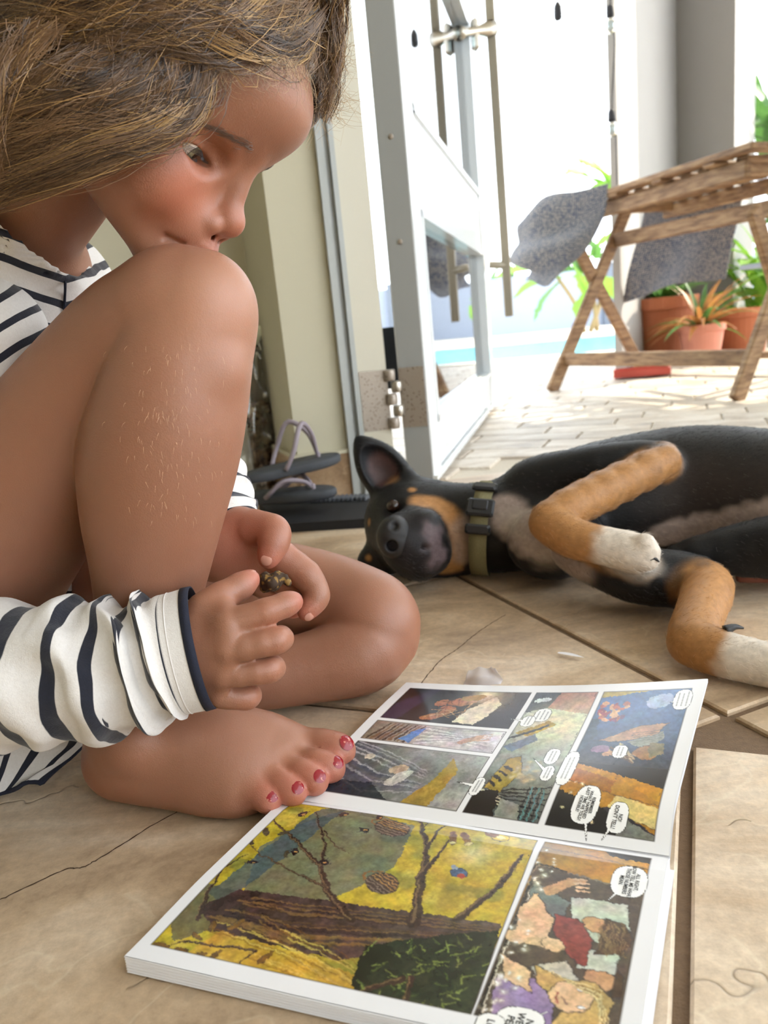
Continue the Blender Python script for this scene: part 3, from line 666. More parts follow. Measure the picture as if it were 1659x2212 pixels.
class Paint:
    """a page as a grid of colours, worked on in windows"""
    def __init__(s, bgc=(1, 1, 1), n=460, m=294):
        s.n, s.m = n, m; s.X = np.linspace(0, PS * 1000, n)[:, None] * np.ones((1, m)); s.Y = np.linspace(0, PT * 1000, m)[None] * np.ones((n, 1)); s.C = np.ones((n, m, 3)) * np.array(bgc)
        s.Q3 = np.stack([s.X, s.Y, 0 * s.X], -1); s.cm = np.ones((n, m)); s.full()
    def full(s): s.win((slice(0, s.n), slice(0, s.m)))
    def win(s, sl): s.sl = sl; s.x = s.X[sl]; s.y = s.Y[sl]; s.P3 = s.Q3[sl]; s.clipm = s.cm[sl]
    def near(s, P, r):
        P = np.asarray(P, float); lo, hi = P.min(0) - r, P.max(0) + r; kx, ky = (s.n - 1) / (PS * 1000), (s.m - 1) / (PT * 1000)
        s.win((slice(max(0, int(lo[0] * kx)), max(1, int(hi[0] * kx) + 2)), slice(max(0, int(lo[1] * ky)), max(1, int(hi[1] * ky) + 2)))); return s.x.size > 0
    def inside(s, P):
        P = np.asarray(P, float); r = np.zeros(s.x.shape, bool)
        for i in range(len(P)):
            a, b = P[i], P[(i + 1) % len(P)]
            c = (a[1] > s.y) != (b[1] > s.y); xx = a[0] + (s.y - a[1]) * (b[0] - a[0]) / (b[1] - a[1] + 1e-12); r ^= c & (s.x < xx)
        return r
    def blend(s, m, c):
        m = (m * s.clipm)[..., None]; s.C[s.sl] = s.C[s.sl] * (1 - m) + m * np.asarray(c, float)
    def fill(s, P, c, tex=.12, sc=.15, seed=0, line=0.0, a=1.0):
        if not s.near(P, 1): return
        m = s.inside(P); c = np.array(c); n = (vnoise(s.P3, sc, seed) * .6 + vnoise(s.P3, sc * 3, seed + 1) * .4) if tex else 0 * s.x
        s.blend(m * a, np.clip(c * (1 + tex * n[..., None]), 0, 1))
        if line: s.stroke(list(P) + [P[0]], line, (.04, .03, .03))
    def dist(s, P):
        P = np.asarray(P, float); d = np.full(s.x.shape, 1e9); tt = np.zeros_like(d); L = len(P) - 1
        for i in range(L):
            a, b = P[i], P[i + 1]; e = b - a; t = np.clip(((s.x - a[0]) * e[0] + (s.y - a[1]) * e[1]) / (e @ e + 1e-12), 0, 1)
            q = np.hypot(s.x - a[0] - t * e[0], s.y - a[1] - t * e[1]); k = q < d; d = np.where(k, q, d); tt = np.where(k, (i + t) / L, tt)
        return d, tt
    def stroke(s, P, w, c, w2=None, soft=.35, a=1.0, tex=0.0):
        if not s.near(P, max(w, w2 or 0) / 2 + soft + .5): return
        d, t = s.dist(P); ww = w + (0 if w2 is None else (w2 - w) * t); c = np.array(c) * np.ones(3)
        if tex: c = np.clip(c * (1 + tex * (vnoise(s.P3, .5, 3) * .6 + vnoise(s.P3, 1.1, 4) * .6)[..., None]), 0, 1)
        s.blend(sst(ww / 2 + soft, ww / 2 - soft, d) * a, c)
    def glow(s, c, r, col, a=1.0):
        if s.near([c], r * 3): s.blend(a * np.exp(-((s.x - c[0]) ** 2 + (s.y - c[1]) ** 2) / (r * r)), col)
    def ell(s, c, r1, r2, ang, col, line=0.0, tex=.1, a=1.0):
        t = np.linspace(0, 2 * math.pi, 28)[:-1]; P = np.c_[np.cos(t) * r1, np.sin(t) * r2] @ np.array([[math.cos(ang), math.sin(ang)], [-math.sin(ang), math.cos(ang)]]) + c
        s.fill(P, col, tex, .3, 5, line, a)
    def grad(s, P, c1, c2, d, tex=.15, sc=.1, seed=0):
        if not s.near(P, 1): return
        m = s.inside(P); P = np.asarray(P, float); d = np.array(d, float); q = P @ d; f = np.clip(((s.x * d[0] + s.y * d[1]) - q.min()) / (q.max() - q.min()), 0, 1)
        n = vnoise(s.P3, sc, seed) * .6 + vnoise(s.P3, sc * 3.1, seed + 1) * .4
        s.blend(m * 1., np.clip((np.array(c1) * (1 - f[..., None]) + np.array(c2) * f[..., None]) * (1 + tex * n[..., None]), 0, 1))
    def panel(s, P): s.full(); s.cm = s.inside(P) * 1.; s.full()
    def nopanel(s): s.cm = np.ones((s.n, s.m)); s.full()
    def balloon(s, c, r1, r2, tail=None):
        t = np.linspace(0, 2 * math.pi, 40)[:-1]; ca, sa = np.cos(t), np.sin(t); P = np.c_[np.sign(ca) * np.abs(ca) ** .75 * r1, np.sign(sa) * np.abs(sa) ** .75 * r2] + c
        if tail is not None:
            d = np.array(tail, float) - c; nn = np.array([-d[1], d[0]]) / np.linalg.norm(d) * 1.3; T = [c + nn, tail, c - nn]
            s.stroke(list(T) + [T[0]], .5, (.03, .03, .03), soft=.25)
        s.stroke(list(P) + [P[0]], .7, (.03, .03, .03), soft=.25); s.fill(P, (.96, .96, .95), 0)
        if tail is not None: s.fill(T, (.96, .96, .95), 0)
def painterly(p, panels, seed):
    """brush-like unevenness inside the printed panels"""
    p.full(); w1 = vnoise(p.P3, .22, seed) * .8 + vnoise(p.P3, .7, seed + 1) * .6; w2 = vnoise(p.P3, .22, seed + 2) * .8 + vnoise(p.P3, .7, seed + 3) * .6
    i = np.clip((p.x + w1) / (PS * 1000) * (p.n - 1), 0, p.n - 1).round().astype(int); j = np.clip((p.y + w2) / (PT * 1000) * (p.m - 1), 0, p.m - 1).round().astype(int)
    C2 = p.C[i, j] * (1 + .22 * vnoise(p.P3, .45, seed + 4) + .2 * vnoise(p.P3, 1.1, seed + 5))[..., None] * (1 + .10 * np.stack([vnoise(p.P3, .15, seed + 6 + k) for k in range(3)], -1))
    for P in panels:
        m = p.inside(inset(ccw([np.array(a) for a in P]), .8)); p.C[m] = np.clip(C2[m], 0, 1)
rr = random.Random(5)
# ---- near page: a yellow wood with a fallen trunk, and a strip of people in a car
N = Paint(hx('efeff2')); q = lambda *p: onpage(HN, p)
big = q((306, 2040), (560, 1798), (640, 1735), (760, 1752), (1172, 1803), (1012, 2225), (850, 2215), (560, 2130))
big = np.array([[7.0, 132.5], [7.0, 5.5], big[4] * [1, 0] + [0, 5.5], [big[5][0], 132.5]]); xs = big[2][0]
strip = np.array([[xs + 4, 5.5], [PS * 1000 - 8, 5.5], [PS * 1000 - 8, 132.5], [xs + 4, 132.5]])
N.panel(big); N.grad(big, hx('b3a12c'), hx('c6aa3a'), (1, .4), .35, .06, 2)
N.full(); nz = vnoise(N.P3, .09, 9); N.blend(sst(.15, .6, nz) * .6, hx('6f7a3a')); N.blend(sst(.2, .7, vnoise(N.P3, .12, 12)) * .5, hx('d8c559'))
N.fill(q((560, 1835), (640, 1790), (760, 1745), (900, 1790), (860, 1880), (700, 1960), (520, 1960)), hx('4a5a5e'), .3, .08, 3, a=.75)
N.fill(q((690, 1750), (760, 1742), (640, 1840), (560, 1900), (480, 1960), (450, 1930)), hx('46565c'), .3, .1, 4, a=.85)
N.fill(q((360, 1960), (420, 1905), (520, 1930), (480, 2000), (380, 2030)), hx('4f5148'), .4, .1, 6, a=.8)
N.grad(q((430, 1960), (520, 1925), (640, 1940), (800, 1960), (1000, 1985), (1095, 1995), (1075, 2060), (900, 2050), (740, 2070), (600, 2040), (470, 2010)), hx('3d2c2a'), hx('57473f'), (1, .2), .8, .22, 7)
for k in range(22):
    o = rr.uniform(-30, 55); N.stroke(q((450 + k * 6, 1960 + o * .6), (640, 1985 + o), (900, 2005 + o * .8), (1080, 2020 + o * .5)), .9, hx('8a6a3c') if k % 3 else hx('241a20'), .3, .5, .7)
N.fill(q((480, 2010), (640, 2050), (800, 2110), (900, 2230), (700, 2230), (520, 2120), (400, 2060)), hx('c69a38'), .45, .14, 8, a=.7)
for k in range(26):
    o = rr.uniform(0, 110); N.stroke(q((440 + k * 8, 1990 + o), (600 + k * 6, 2040 + o), (760 + k * 4, 2120 + o)), .8, hx('7a5426') if k % 2 else hx('e2c163'), .2, .4, .7)
N.grad(q((800, 2040), (960, 2020), (1090, 2010), (1050, 2140), (1005, 2240), (860, 2235), (770, 2120)), hx('22261c'), hx('343c24'), (1, 1), .8, .2, 11)
for k in range(90):
    a = (rr.uniform(790, 1060), rr.uniform(2030, 2215)); an = rr.uniform(-2.6, .4); r_ = rr.uniform(18, 42); b = (a[0] + math.cos(an) * r_, a[1] + math.sin(an) * r_ * .6)
    N.stroke(q(a, b), .9, hx('8e9a4e') if k % 3 else hx('5e6c35'), .1, .3, .75)
brown = hx('3f2e26')
for P, w, w2 in ((((770, 1990), (715, 1930), (700, 1880), (650, 1830), (600, 1790), (575, 1765)), 4.2, .8), (((700, 1880), (705, 1830), (690, 1790), (680, 1760)), 2, .5), (((720, 1925), (640, 1890), (560, 1850), (530, 1820)), 1.6, .4),
                 (((905, 1995), (920, 1900), (930, 1840), (905, 1760)), 6, 1.6), (((925, 1850), (950, 1800), (1000, 1762)), 2.4, .6), (((915, 1900), (945, 1860), (985, 1810)), 3.4, .9), (((930, 1840), (915, 1800), (940, 1760)), 1.6, .5),
                 (((1000, 1985), (1060, 1940), (1110, 1890), (1135, 1850)), 4.5, 1.8), (((430, 1985), (450, 1930), (480, 1880), (530, 1850)), 2.4, .5), (((700, 1800), (730, 1835), (760, 1850)), 1.2, .3), (((560, 2050), (470, 2040), (400, 2030), (350, 2042)), 2.2, .5),
                 (((560, 2050), (520, 2080), (440, 2095)), 1.2, .3), (((880, 2110), (800, 2130), (740, 2200)), 3.5, 1.2), (((900, 2110), (880, 2180), (860, 2225)), 3.5, 1.5)):
    N.stroke(q(*P), w, brown, w2, .35, 1, .5); N.stroke(q(*[(a - 4, b - 2) for a, b in P]), w * .25, hx('8f7350'), w2 * .2, .3, .6)
def leafshape(u_, v_, L_, an, c):
    p = q((u_, v_))[0]; N.ell(p, L_, L_ * .36, an, c, .25, .5)
    for k in range(-2, 3): N.stroke([p + np.array([math.cos(an), math.sin(an)]) * L_ * .3 * k, p + np.array([math.cos(an + .9), math.sin(an + .9)]) * L_ * .4 + np.array([math.cos(an), math.sin(an)]) * L_ * .25 * k], .25, (.1, .08, .05), soft=.2)
for u_, v_, L_, an in ((570, 1802, 4.5, .9), (610, 1805, 4, 2.2), (535, 1822, 4.6, .4), (620, 1850, 3.6, 1.2), (555, 1778, 4, 2.8), (510, 1830, 3.5, .8), (465, 2000, 4, 1.2), (515, 1998, 5, 2.0), (430, 2020, 4.2, .5), (395, 2050, 4.5, .3), (430, 2060, 4, 2.6), (470, 2060, 3.6, 2.0), (350, 2038, 4.4, .1), (580, 2065, 4.5, 1.9), (495, 2085, 3.5, .9), (700, 2150, 4, .4), (760, 2190, 4, 2.2)):
    leafshape(u_, v_, L_, an, hx('4d4330') if v_ < 1900 else hx('7a5a2a'))
for u_, v_ in ((715, 1745), (740, 1765), (650, 1765), (640, 1845), (705, 1868), (545, 1868), (790, 1800), (672, 1725), (820, 1770)):   # dark beetles
    p = q((u_, v_))[0]; N.ell(p, 3.2, 2.0, rr.uniform(0, 3), hx('221c20'), 0, .6)
    for k in range(6): a = rr.uniform(0, 6.28); N.stroke([p, p + np.array([math.cos(a), math.sin(a)]) * 4.4], .35, (.06, .05, .05), soft=.2)
    N.ell(p + (.8, .3), 1.0, .7, 0, hx('c08a4e'), 0, .3)
for u_, v_, sx, sy, an in ((850, 1795, 11, 7.5, .25), (835, 1912, 9.5, 7.5, .5)):                                # two ribbed baskets
    p = q((u_, v_))[0]; N.ell(p, sx, sy, an, hx('4b3b33'), .5, .4)
    for k in range(7):
        o = (k - 3) * sy * .27; d = np.array([math.cos(an), math.sin(an)]); nn = np.array([-d[1], d[0]]); h_ = math.sqrt(max(0, 1 - (o / sy) ** 2)) * sx * .92
        N.stroke([p + nn * o - d * h_, p + nn * o + d * h_], .75, hx('b88a52') if k < 4 else hx('8d7a6a'), soft=.4, a=.8)
    N.stroke([p - np.array([sx, 0]), p + (-sx * 1.3, -sy * .7), p + (-sx * .4, -sy * 1.25)], 1.0, hx('8a5f36'), soft=.3)
for u_, v_, an in ((985, 1815, 1.2), (1015, 1818, 1.0)):
    p = q((u_, v_))[0]; d = np.array([math.cos(an), math.sin(an)]); N.stroke([p - d * 5, p + d * 5], 4.0, hx('7a5236'), tex=.4); N.ell(p + d * 5, 2, 1.4, an + 1.57, hx('d9c48e'), .3)
p = q((1085, 1810))[0]; N.ell(p, 6, 4, .6, hx('d8b83a'), .5, .3); N.ell(p - (5, 2), 4, 3, .3, hx('7d4a22'), .3, .4); N.ell(p + (1, .5), 2.4, 1.8, .6, hx('efe0a0'))
N.glow(q((1030, 1850))[0], 9, hx('e6d9a4'), .6); N.ell(q((1000, 1890))[0], 5, 3.4, .2, hx('4a5a78'), .3, .8); N.ell(q((1006, 1896))[0], 2.4, 1.6, .5, hx('a8463a'), 0, .4); N.ell(q((990, 1878))[0], 2.4, 1.6, .5, hx('96a0ac'), 0, .4)
N.glow(q((975, 1945))[0], 8, hx('a8923a'), .7)
N.nopanel(); N.stroke(list(big) + [big[0]], .5, (.05, .03, .02), soft=.25)
N.panel(strip); N.fill(strip, hx('8a7760'), .25, .08, 21)
N.grad(q((1165, 1800), (1430, 1850), (1410, 1930), (1130, 1860)), hx('8a6a3a'), hx('c98d24'), (1, .1), .2, .1, 22)
N.stroke(q((1158, 1828), (1290, 1852), (1410, 1882)), .6, (.1, .06, .03)); N.fill(q((1300, 1826), (1440, 1852), (1425, 1870), (1330, 1850)), hx('191413'), .1)
N.fill(q((1325, 1870), (1410, 1886), (1400, 1935), (1330, 1915)), hx('c58a25'), .2, .1, 23)
win = q((1175, 1872), (1390, 1930), (1365, 2230), (1000, 2230), (1110, 2000), (1150, 1895)); N.fill(win, hx('55483c'), .3, .1, 24)
N.stroke(q((1152, 1885), (1170, 1868), (1230, 1885)), 1.2, hx('2a2422')); N.stroke(q((1150, 1895), (1100, 2010), (1010, 2225)), 2.2, hx('c08a2c'), soft=.3); N.stroke(q((1160, 1895), (1112, 2010), (1025, 2225)), 1.2, hx('1d1715'), soft=.3); N.stroke(q((1166, 1897), (1118, 2012), (1032, 2225)), .7, hx('d8cdbb'), soft=.3)
N.fill(q((1240, 1938), (1360, 1955), (1362, 2010), (1340, 2060), (1240, 2010)), hx('c3cbb8'), .1, .1, 25, .4); N.fill(q((1260, 2050), (1340, 2060), (1330, 2105), (1250, 2090)), hx('c0c9ba'), .1, .1, 26, .4)
N.fill(q((1160, 1905), (1240, 1950), (1215, 1990), (1150, 1945)), hx('6e7570'), .3, .1, 27, .4)
skin, skin2 = hx('c99b70'), hx('e2bc94')
# seat row, seen from the side: arms, sleeves, three generic passengers
N.fill(q((1130, 1960), (1165, 1930), (1205, 1990), (1195, 2030), (1150, 2040), (1120, 2010)), skin2, .2, .1, 28, .5)
N.stroke(q((1195, 1925), (1235, 1905), (1262, 1905)), 6.5, skin, 4.5, tex=.2); 
for k in range(4): N.stroke(q((1245 + k * 2, 1900 + k * 8), (1272 + k * 3, 1902 + k * 9)), 1.8, skin2, 1.2, .3)
N.fill(q((1205, 1975), (1255, 1985), (1285, 2030), (1270, 2090), (1225, 2060), (1205, 2010)), hx('8d3f3a'), .4, .3, 29, .5)
N.ell(q((1292, 1998))[0], 6.5, 5.2, .5, skin, .5, .2); N.fill(q((1310, 1985), (1350, 1995), (1372, 2030), (1345, 2062), (1290, 2062), (1300, 2030)), hx('57402c'), .6, .3, 30, .4)
for k in range(14): a = rr.uniform(1300, 1350); N.stroke(q((a, 1990 + rr.uniform(0, 20)), (a + rr.uniform(-10, 26), 2055 + rr.uniform(-10, 14))), .5, hx('8e7048'), .2, .25)
N.stroke(q((1120, 2020), (1165, 2030), (1205, 2045)), 8, skin2, 6, tex=.2); N.ell(q((1200, 2040))[0], 5, 4, .3, skin2, .4)
N.fill(q((1150, 2085), (1230, 2075), (1262, 2120), (1235, 2150), (1180, 2130)), hx('c9c2b2'), .2, .2, 31, .5)
N.ell(q((1300, 2115))[0], 7, 5.5, .3, skin, .5, .2); N.fill(q((1335, 2095), (1352, 2110), (1345, 2150), (1322, 2155)), hx('4a3728'), .4, .3, 32, .4)
N.fill(q((1085, 2100), (1165, 2110), (1205, 2160), (1200, 2230), (1060, 2230)), hx('9a83ab'), .25, .15, 33, .5)
N.fill(q((1095, 2060), (1150, 2090), (1160, 2140), (1100, 2110)), skin2, .2, .2, 34, .5)
N.fill(q((1160, 2082), (1220, 2110), (1290, 2120), (1330, 2160), (1300, 2230), (1180, 2230), (1230, 2170), (1170, 2120)), hx('c9a768'), .4, .3, 35, .5)
N.ell(q((1240, 2150))[0], 9, 8, .2, skin2, .5, .2); N.stroke(q((1225, 2150), (1232, 2165)), .6, (.2, .1, .1)); N.ell(q((1258, 2135))[0], 1.2, .8, 0, (.95, .95, .95), .3); N.ell(q((1262, 2172))[0], 1.2, .8, 0, (.95, .95, .95), .3); N.stroke(q((1212, 2140), (1208, 2162)), 1.0, hx('a5524a'))
for k in range(16): o = rr.uniform(0, 60); N.stroke(q((1190 + o * .5, 2095 + o * .2), (1300, 2135 + o * .5), (1320 - o * .4, 2215)), .5, hx('f0dda6') if k % 2 else hx('8a6a3a'), .3, .25, .8)
for k in range(70):
    t_ = rr.random(); p = q((1175 - 150 * t_ + rr.uniform(-35, 60), 1830 + 380 * t_ + rr.uniform(-30, 30)))[0]; r_ = rr.uniform(.35, .8); N.glow(p, r_ * 2.2, hx('fff2cf'), .45); N.glow(p, r_, (1, 1, 1), 1)
N.nopanel(); N.stroke(list(strip) + [strip[0]], .5, (.05, .03, .02), soft=.25)
painterly(N, (big, strip), 70)
bN = [(q((1362, 1905))[0], 8.2, 12.5, q((1318, 1945))[0]), (q((1130, 2205))[0], 9.5, 8.5, q((1190, 2180))[0]), (q((1068, 2206))[0], 5.5, 5.5, None)]
for b in bN: N.balloon(*b)
# ---- far page: six panels
G = Paint(hx('f1f1f3')); g = lambda *p: onpage(HF, p)
R = lambda x0, x1, y0, y1: np.array([[x0, y0], [x1, y0], [x1, y1], [x0, y1]], float)
x1, x2, x3, x4 = 104, 108, 152, 156
pan = dict(a=R(8, x1, 92, 134), b=R(8, x1, 62, 88), c=R(8, x1, 9, 58), d=R(x2, x3, 9, 134), e=R(x4, 214, 62, 134), f=R(x4, 214, 9, 62))
def dab(cx_, cy_, r1, r2, an, c, tex=.4, line=0): G.ell((cx_, cy_), r1, r2, an, c, line, tex)
P = pan['a']; G.panel(P); G.grad(P, hx('120f16'), hx('2b2029'), (1, .3), .5, .08, 41)
G.fill([(20, 92), (34, 134), (26, 134), (8, 110), (8, 92)], hx('3a2b4c'), .4, .1, 42, a=.7); G.fill([(62, 95), (78, 94), (88, 120), (80, 128), (66, 112)], hx('e8dcc4'), .08, .1, 43)
for a_ in ((44, 100, 9, 4, .5), (52, 108, 7, 4, .9), (44, 118, 6, 4, .3), (56, 120, 8, 5, .2), (62, 122, 6, 5, .5), (50, 112, 4, 3, 0)): dab(*a_, hx('a86a4a'))
for k in range(14): G.stroke([(rr.uniform(38, 66), rr.uniform(98, 126)) for _ in range(2)], .8, hx('d9a87c') if k % 2 else hx('3a1f18'), .3, .3, .8)
G.glow((72, 130), 8, hx('fff0cc'), .95); G.glow((78, 128), 14, hx('c9a87a'), .4); dab(64, 126, 9, 3.5, .2, hx('a5834c'))
P = pan['b']; G.panel(P); G.grad(P, hx('8a7866'), hx('d3cfd4'), (1, 0), .5, .1, 44)
for k in range(9): G.stroke([(12 + k * 3.4, 64), (20 + k * 3.2, 86)], 2.2, hx('7a5b42') if k % 2 else hx('3c2a22'), 1.2, .4, .9)
G.fill([(34, 66), (44, 64), (48, 84), (42, 80)], hx('5f86c4'), .3, .5, 45); 
for k in range(10): G.stroke([(48, 64 + k * 2.4), (74, 72 + k), (96, 66 + k * 2)], 1.0, hx('8f8d95') if k % 2 else hx('f2f0f0'), .4, .5, .7)
dab(84, 75, 9, 3.5, .6, hx('c2a08e')); 
for k in range(4): G.stroke([(86, 74 + k * 2), (96, 76 + k * 2.6)], 1.3, hx('c9a690'), .8, .3)
P = pan['c']; G.panel(P); G.grad(P, hx('25293a'), hx('a8a7a0'), (1, .25), .5, .06, 46)
for k in range(20): o = rr.uniform(-18, 18); G.stroke([(10, 40 + o), (40, 30 + o), (72, 26 + o * .5)], 1.6, hx('d6d4d8') if k % 3 == 0 else hx('40465c'), .5, .7, .5)
dab(52, 34, 6, 4.5, .4, hx('b9a58c')); dab(56, 27, 9, 4, .9, hx('c9c6bd')); dab(26, 42, 4, 3, .3, hx('c9b8a8')); G.fill([(68, 9), (86, 9), (90, 40), (82, 52), (78, 28)], hx('a98a2e'), .3, .1, 47, a=.9); G.fill([(8, 9), (60, 9), (40, 20), (8, 18)], hx('17202f'), .3, .1, 48, a=.9)
P = pan['d']; G.panel(P); G.grad(P, hx('31343c'), hx('d3d9c2'), (.25, 1), .25, .06, 49)
G.fill([(120, 118), (152, 112), (152, 134), (126, 134)], hx('a2453a'), .4, .1, 50, a=.8); G.fill([(108, 112), (122, 118), (126, 134), (108, 134)], hx('2b3140'), .3, .1, 51); G.glow((138, 100), 20, hx('e9e3b4'), .85)
dab(116, 126, 6, 2.2, .2, hx('d8dbe2')); G.fill([(110, 88), (128, 104), (134, 100), (120, 84)], hx('b09538'), .5, .3, 52); G.stroke([(108, 80), (128, 98)], 2.5, hx('2f2a22')); G.fill([(108, 70), (124, 88), (128, 80), (116, 66)], hx('5c6a86'), .4, .2, 53, a=.8)
G.fill([(112, 30), (122, 26), (130, 46), (124, 62), (116, 58)], hx('a58c3a'), .5, .3, 54, .5)
for k in range(4): G.stroke([(113 + k * 1.5, 36 + k * 5), (118 + k * 1.5, 33 + k * 5)], 2.0, hx('2b2320'))
for k in range(5): G.stroke([(112 + k * 3, 28 - k), (116 + k * 3, 22 - k)], 2, hx('e3d9b8'))
for k in range(16): G.glow((rr.uniform(124, 138), rr.uniform(38, 58)), 1.6, hx('cbb68e'), .8)
for k in range(7): G.stroke([(124, 30 - k * 2), (152, 38 - k * 5)], 1.4, hx('1f1d22'), 1, .3)
for k in range(6): G.stroke([(140 + k * 1.8, 10), (139 + k * 1.8, 36)], .8, hx('5f8b90') if k % 2 else hx('26262c'), soft=.3)
G.fill([(108, 9), (126, 9), (122, 30), (108, 26)], hx('211a1a'), .3, .2, 55); G.fill([(126, 9), (140, 9), (138, 20), (126, 24)], hx('8e8d82'), .2, .2, 56)
P = pan['e']; G.panel(P); G.grad(P, hx('35302e'), hx('4f74a8'), (.1, 1), .3, .06, 57)
G.fill([(156, 128), (190, 134), (156, 134)], hx('b7a04a'), .3, .2, 58); dab(196, 124, 9, 6, .3, hx('9fb0cc'))
for k in range(26): dab(168 + rr.uniform(-9, 9), 116 + rr.uniform(-9, 9), rr.uniform(1.5, 4), rr.uniform(1, 2.5), rr.uniform(0, 3), hx(rr.choice(('8e2f3a', '6f3a5e', 'b05a3a', 'd9a878'))))
G.fill([(166, 84), (190, 102), (206, 104), (200, 92), (180, 84)], hx('b48a66'), .35, .2, 59, .4); G.fill([(184, 84), (204, 96), (206, 88), (196, 78)], hx('8e8d80'), .3, .3, 60)
for k in range(5): G.stroke([(186, 84 + k * 2.2), (204, 90 + k * 2)], .5, hx('5a5c50'))
G.fill([(156, 66), (164, 90), (160, 108), (156, 108)], hx('37485a'), .3, .2, 61); dab(198, 75, 8, 6.5, .2, hx('a97a50'), .4, .4); G.fill([(200, 70), (208, 74), (207, 84), (198, 84)], hx('8a7a5c'), .5, .3, 62)
for k in range(10): G.stroke([(180 + rr.uniform(-6, 4), 78 + rr.uniform(-6, 4)), (192, 68 + rr.uniform(-4, 6))], 1.4, hx('cdb48c') if k % 2 else hx('6d4f36'), .6, .3, .9)
dab(170, 76, 6, 3.4, .3, hx('8d6f8c')); dab(176, 72, 4, 2.6, .2, hx('c8a07a'))
P = pan['f']; G.panel(P); G.fill(P, hx('b5812a'), .2, .08, 63)
G.fill([(156, 58), (214, 46), (214, 62), (156, 62)], hx('231c1c'), .1, .1, 64); G.fill([(156, 56), (186, 52), (214, 38), (214, 48), (156, 62)], hx('c28a22'), .25, .1, 65); G.fill([(156, 48), (186, 40), (186, 50), (156, 58)], hx('a96a26'), .2, .1, 66)
G.fill([(186, 28), (214, 18), (214, 34), (190, 40)], hx('d9c27a'), .15, .1, 67); G.stroke([(156, 48), (186, 40), (214, 36)], .6, (.12, .07, .03)); G.stroke([(156, 36), (186, 28), (214, 18)], .6, (.12, .07, .03))
G.fill([(156, 9), (200, 9), (192, 26), (156, 38)], hx('100f14'), .3, .1, 68); G.stroke([(186, 28), (200, 22), (214, 12)], 3, hx('2c2730')); G.fill([(194, 9), (214, 9), (214, 13), (198, 22)], hx('77786f'), .2, .2, 69)
for k in range(12): G.glow((rr.uniform(158, 190), rr.uniform(14, 50)), .8, hx('ffeeb8'), .9)
G.nopanel()
for P in pan.values(): G.stroke(list(P) + [P[0]], .55, (.04, .03, .03), soft=.25)
painterly(G, pan.values(), 90)
bF = [(g((1137, 1520))[0], 5.5, 7, None), (g((1106, 1532))[0], 4.5, 6, g((1072, 1528))[0]), (g((986, 1672))[0], 3.4, 7.5, g((945, 1665))[0]), (g((1154, 1607))[0], 4.2, 7.5, None), (g((1190, 1630))[0], 4.6, 15, None), (g((1142, 1642))[0], 3.6, 6.5, g((1112, 1612))[0]),
      (g((1468, 1498))[0], 5.5, 8.5, g((1436, 1502))[0]), (g((1316, 1597))[0], 4.2, 6, g((1336, 1606))[0]), (g((1232, 1706))[0], 7.2, 15, g((1222, 1790))[0]), (g((1312, 1735))[0], 5.4, 12, g((1262, 1790))[0])]
for b in bF: G.balloon(*b)
for k in (0, 1, 2, 3, 4, 5, 6, 7):                            # lettering too small to read
    c, r1, r2, _ = bF[k]; nl = 2 if r1 < 5 else 3
    for j in range(nl):
        xo = c[0] + (j - (nl - 1) / 2) * r1 * .52; a = c[1] - r2 * .62; 
        while a < c[1] + r2 * .6: b_ = a + rr.uniform(.8, 2.2); G.stroke([(xo, a), (xo, b_)], .85, (.35, .35, .36), soft=.3); a = b_ + .9
M_PAGE = (lambda t: (t.p(Base__Color=t.col(), Roughness=.24, Specular__IOR__Level=.5, Coat__Weight=.25, Coat__Roughness=.12), t.m)[1])(NT('printed_glossy_paper'))
M_PAPER = plain('white_paper', hx('e9e9ee'), .6, .03, 60, .05)
M_INK = plain('black_ink', (.015, .015, .015), .5, 0, 10, 0)
# ---- page surfaces
def nearpt(s_, t_):                                            # s,t in 0..1
    s_ = np.asarray(s_, float)[..., None]; t_ = np.asarray(t_, float)[..., None]
    P = (SL * (1 - s_) + SR * s_) * (1 - t_) + (NL * (1 - s_) + NR * s_) * t_
    z = .0085 + .0035 * np.clip(t_ / .12, 0, 1) ** .6 - .0022 * sst(.55, 1, t_) + .0006 * np.sin(5 * s_ + 2 * t_); P = np.array(P); P[..., 2] = z[..., 0]; return P
redge = np.array([SR + (0, 0, -.003), fl(1456, 1748, .0185), fl(1482, 1640, .0235), fl(1504, 1556, .0275), fl(1528, 1466, .033)])
ledge = np.array([SL + (0, 0, -.003), fl(716, 1634, .0165), fl(770, 1578, .0165), fl(822, 1526, .015), FLc])
def farpt(s_, t_):
    s_ = np.asarray(s_, float)[..., None]; t = np.asarray(t_, float); k = 200; A, B = spline(ledge, k), spline(redge, k); i = np.clip(t * (k - 1), 0, k - 1.001); j = i.astype(int); f = (i - j)[..., None]
    a = A[j] * (1 - f) + A[j + 1] * f; b = B[j] * (1 - f) + B[j + 1] * f; P = a * (1 - s_) + b * s_; P = np.array(P)
    P[..., 2] += -.004 * np.sin(math.pi * s_[..., 0]) * sst(.1, .9, t); return P
book = empty('comic_book', ((SL + SR) / 2) * (1, 1, 0), label='open comic book with glossy colour pages lying on the stone floor', category='book')
def page(nm, fn, paint, lab):
    ss, tt = np.meshgrid(np.linspace(0, 1, paint.n), np.linspace(0, 1, paint.m), indexing='ij'); V = fn(ss, tt).reshape(-1, 3); Fq = gridF(paint.n, paint.m)
    a = V[Fq[0]]; nn = np.cross(a[1] - a[0], a[2] - a[0])
    if nn[2] < 0: Fq = Fq[:, ::-1]
    return part(nm, V, Fq, M_PAGE, book, cols=paint.C.reshape(-1, 3), label=lab)
pgN = page('page', nearpt, N, 'nearer page with a yellow woodland picture and a strip of people in a car')
pgF = page('page', farpt, G, 'farther page with six dark panels and speech balloons, its outer corner curling up')
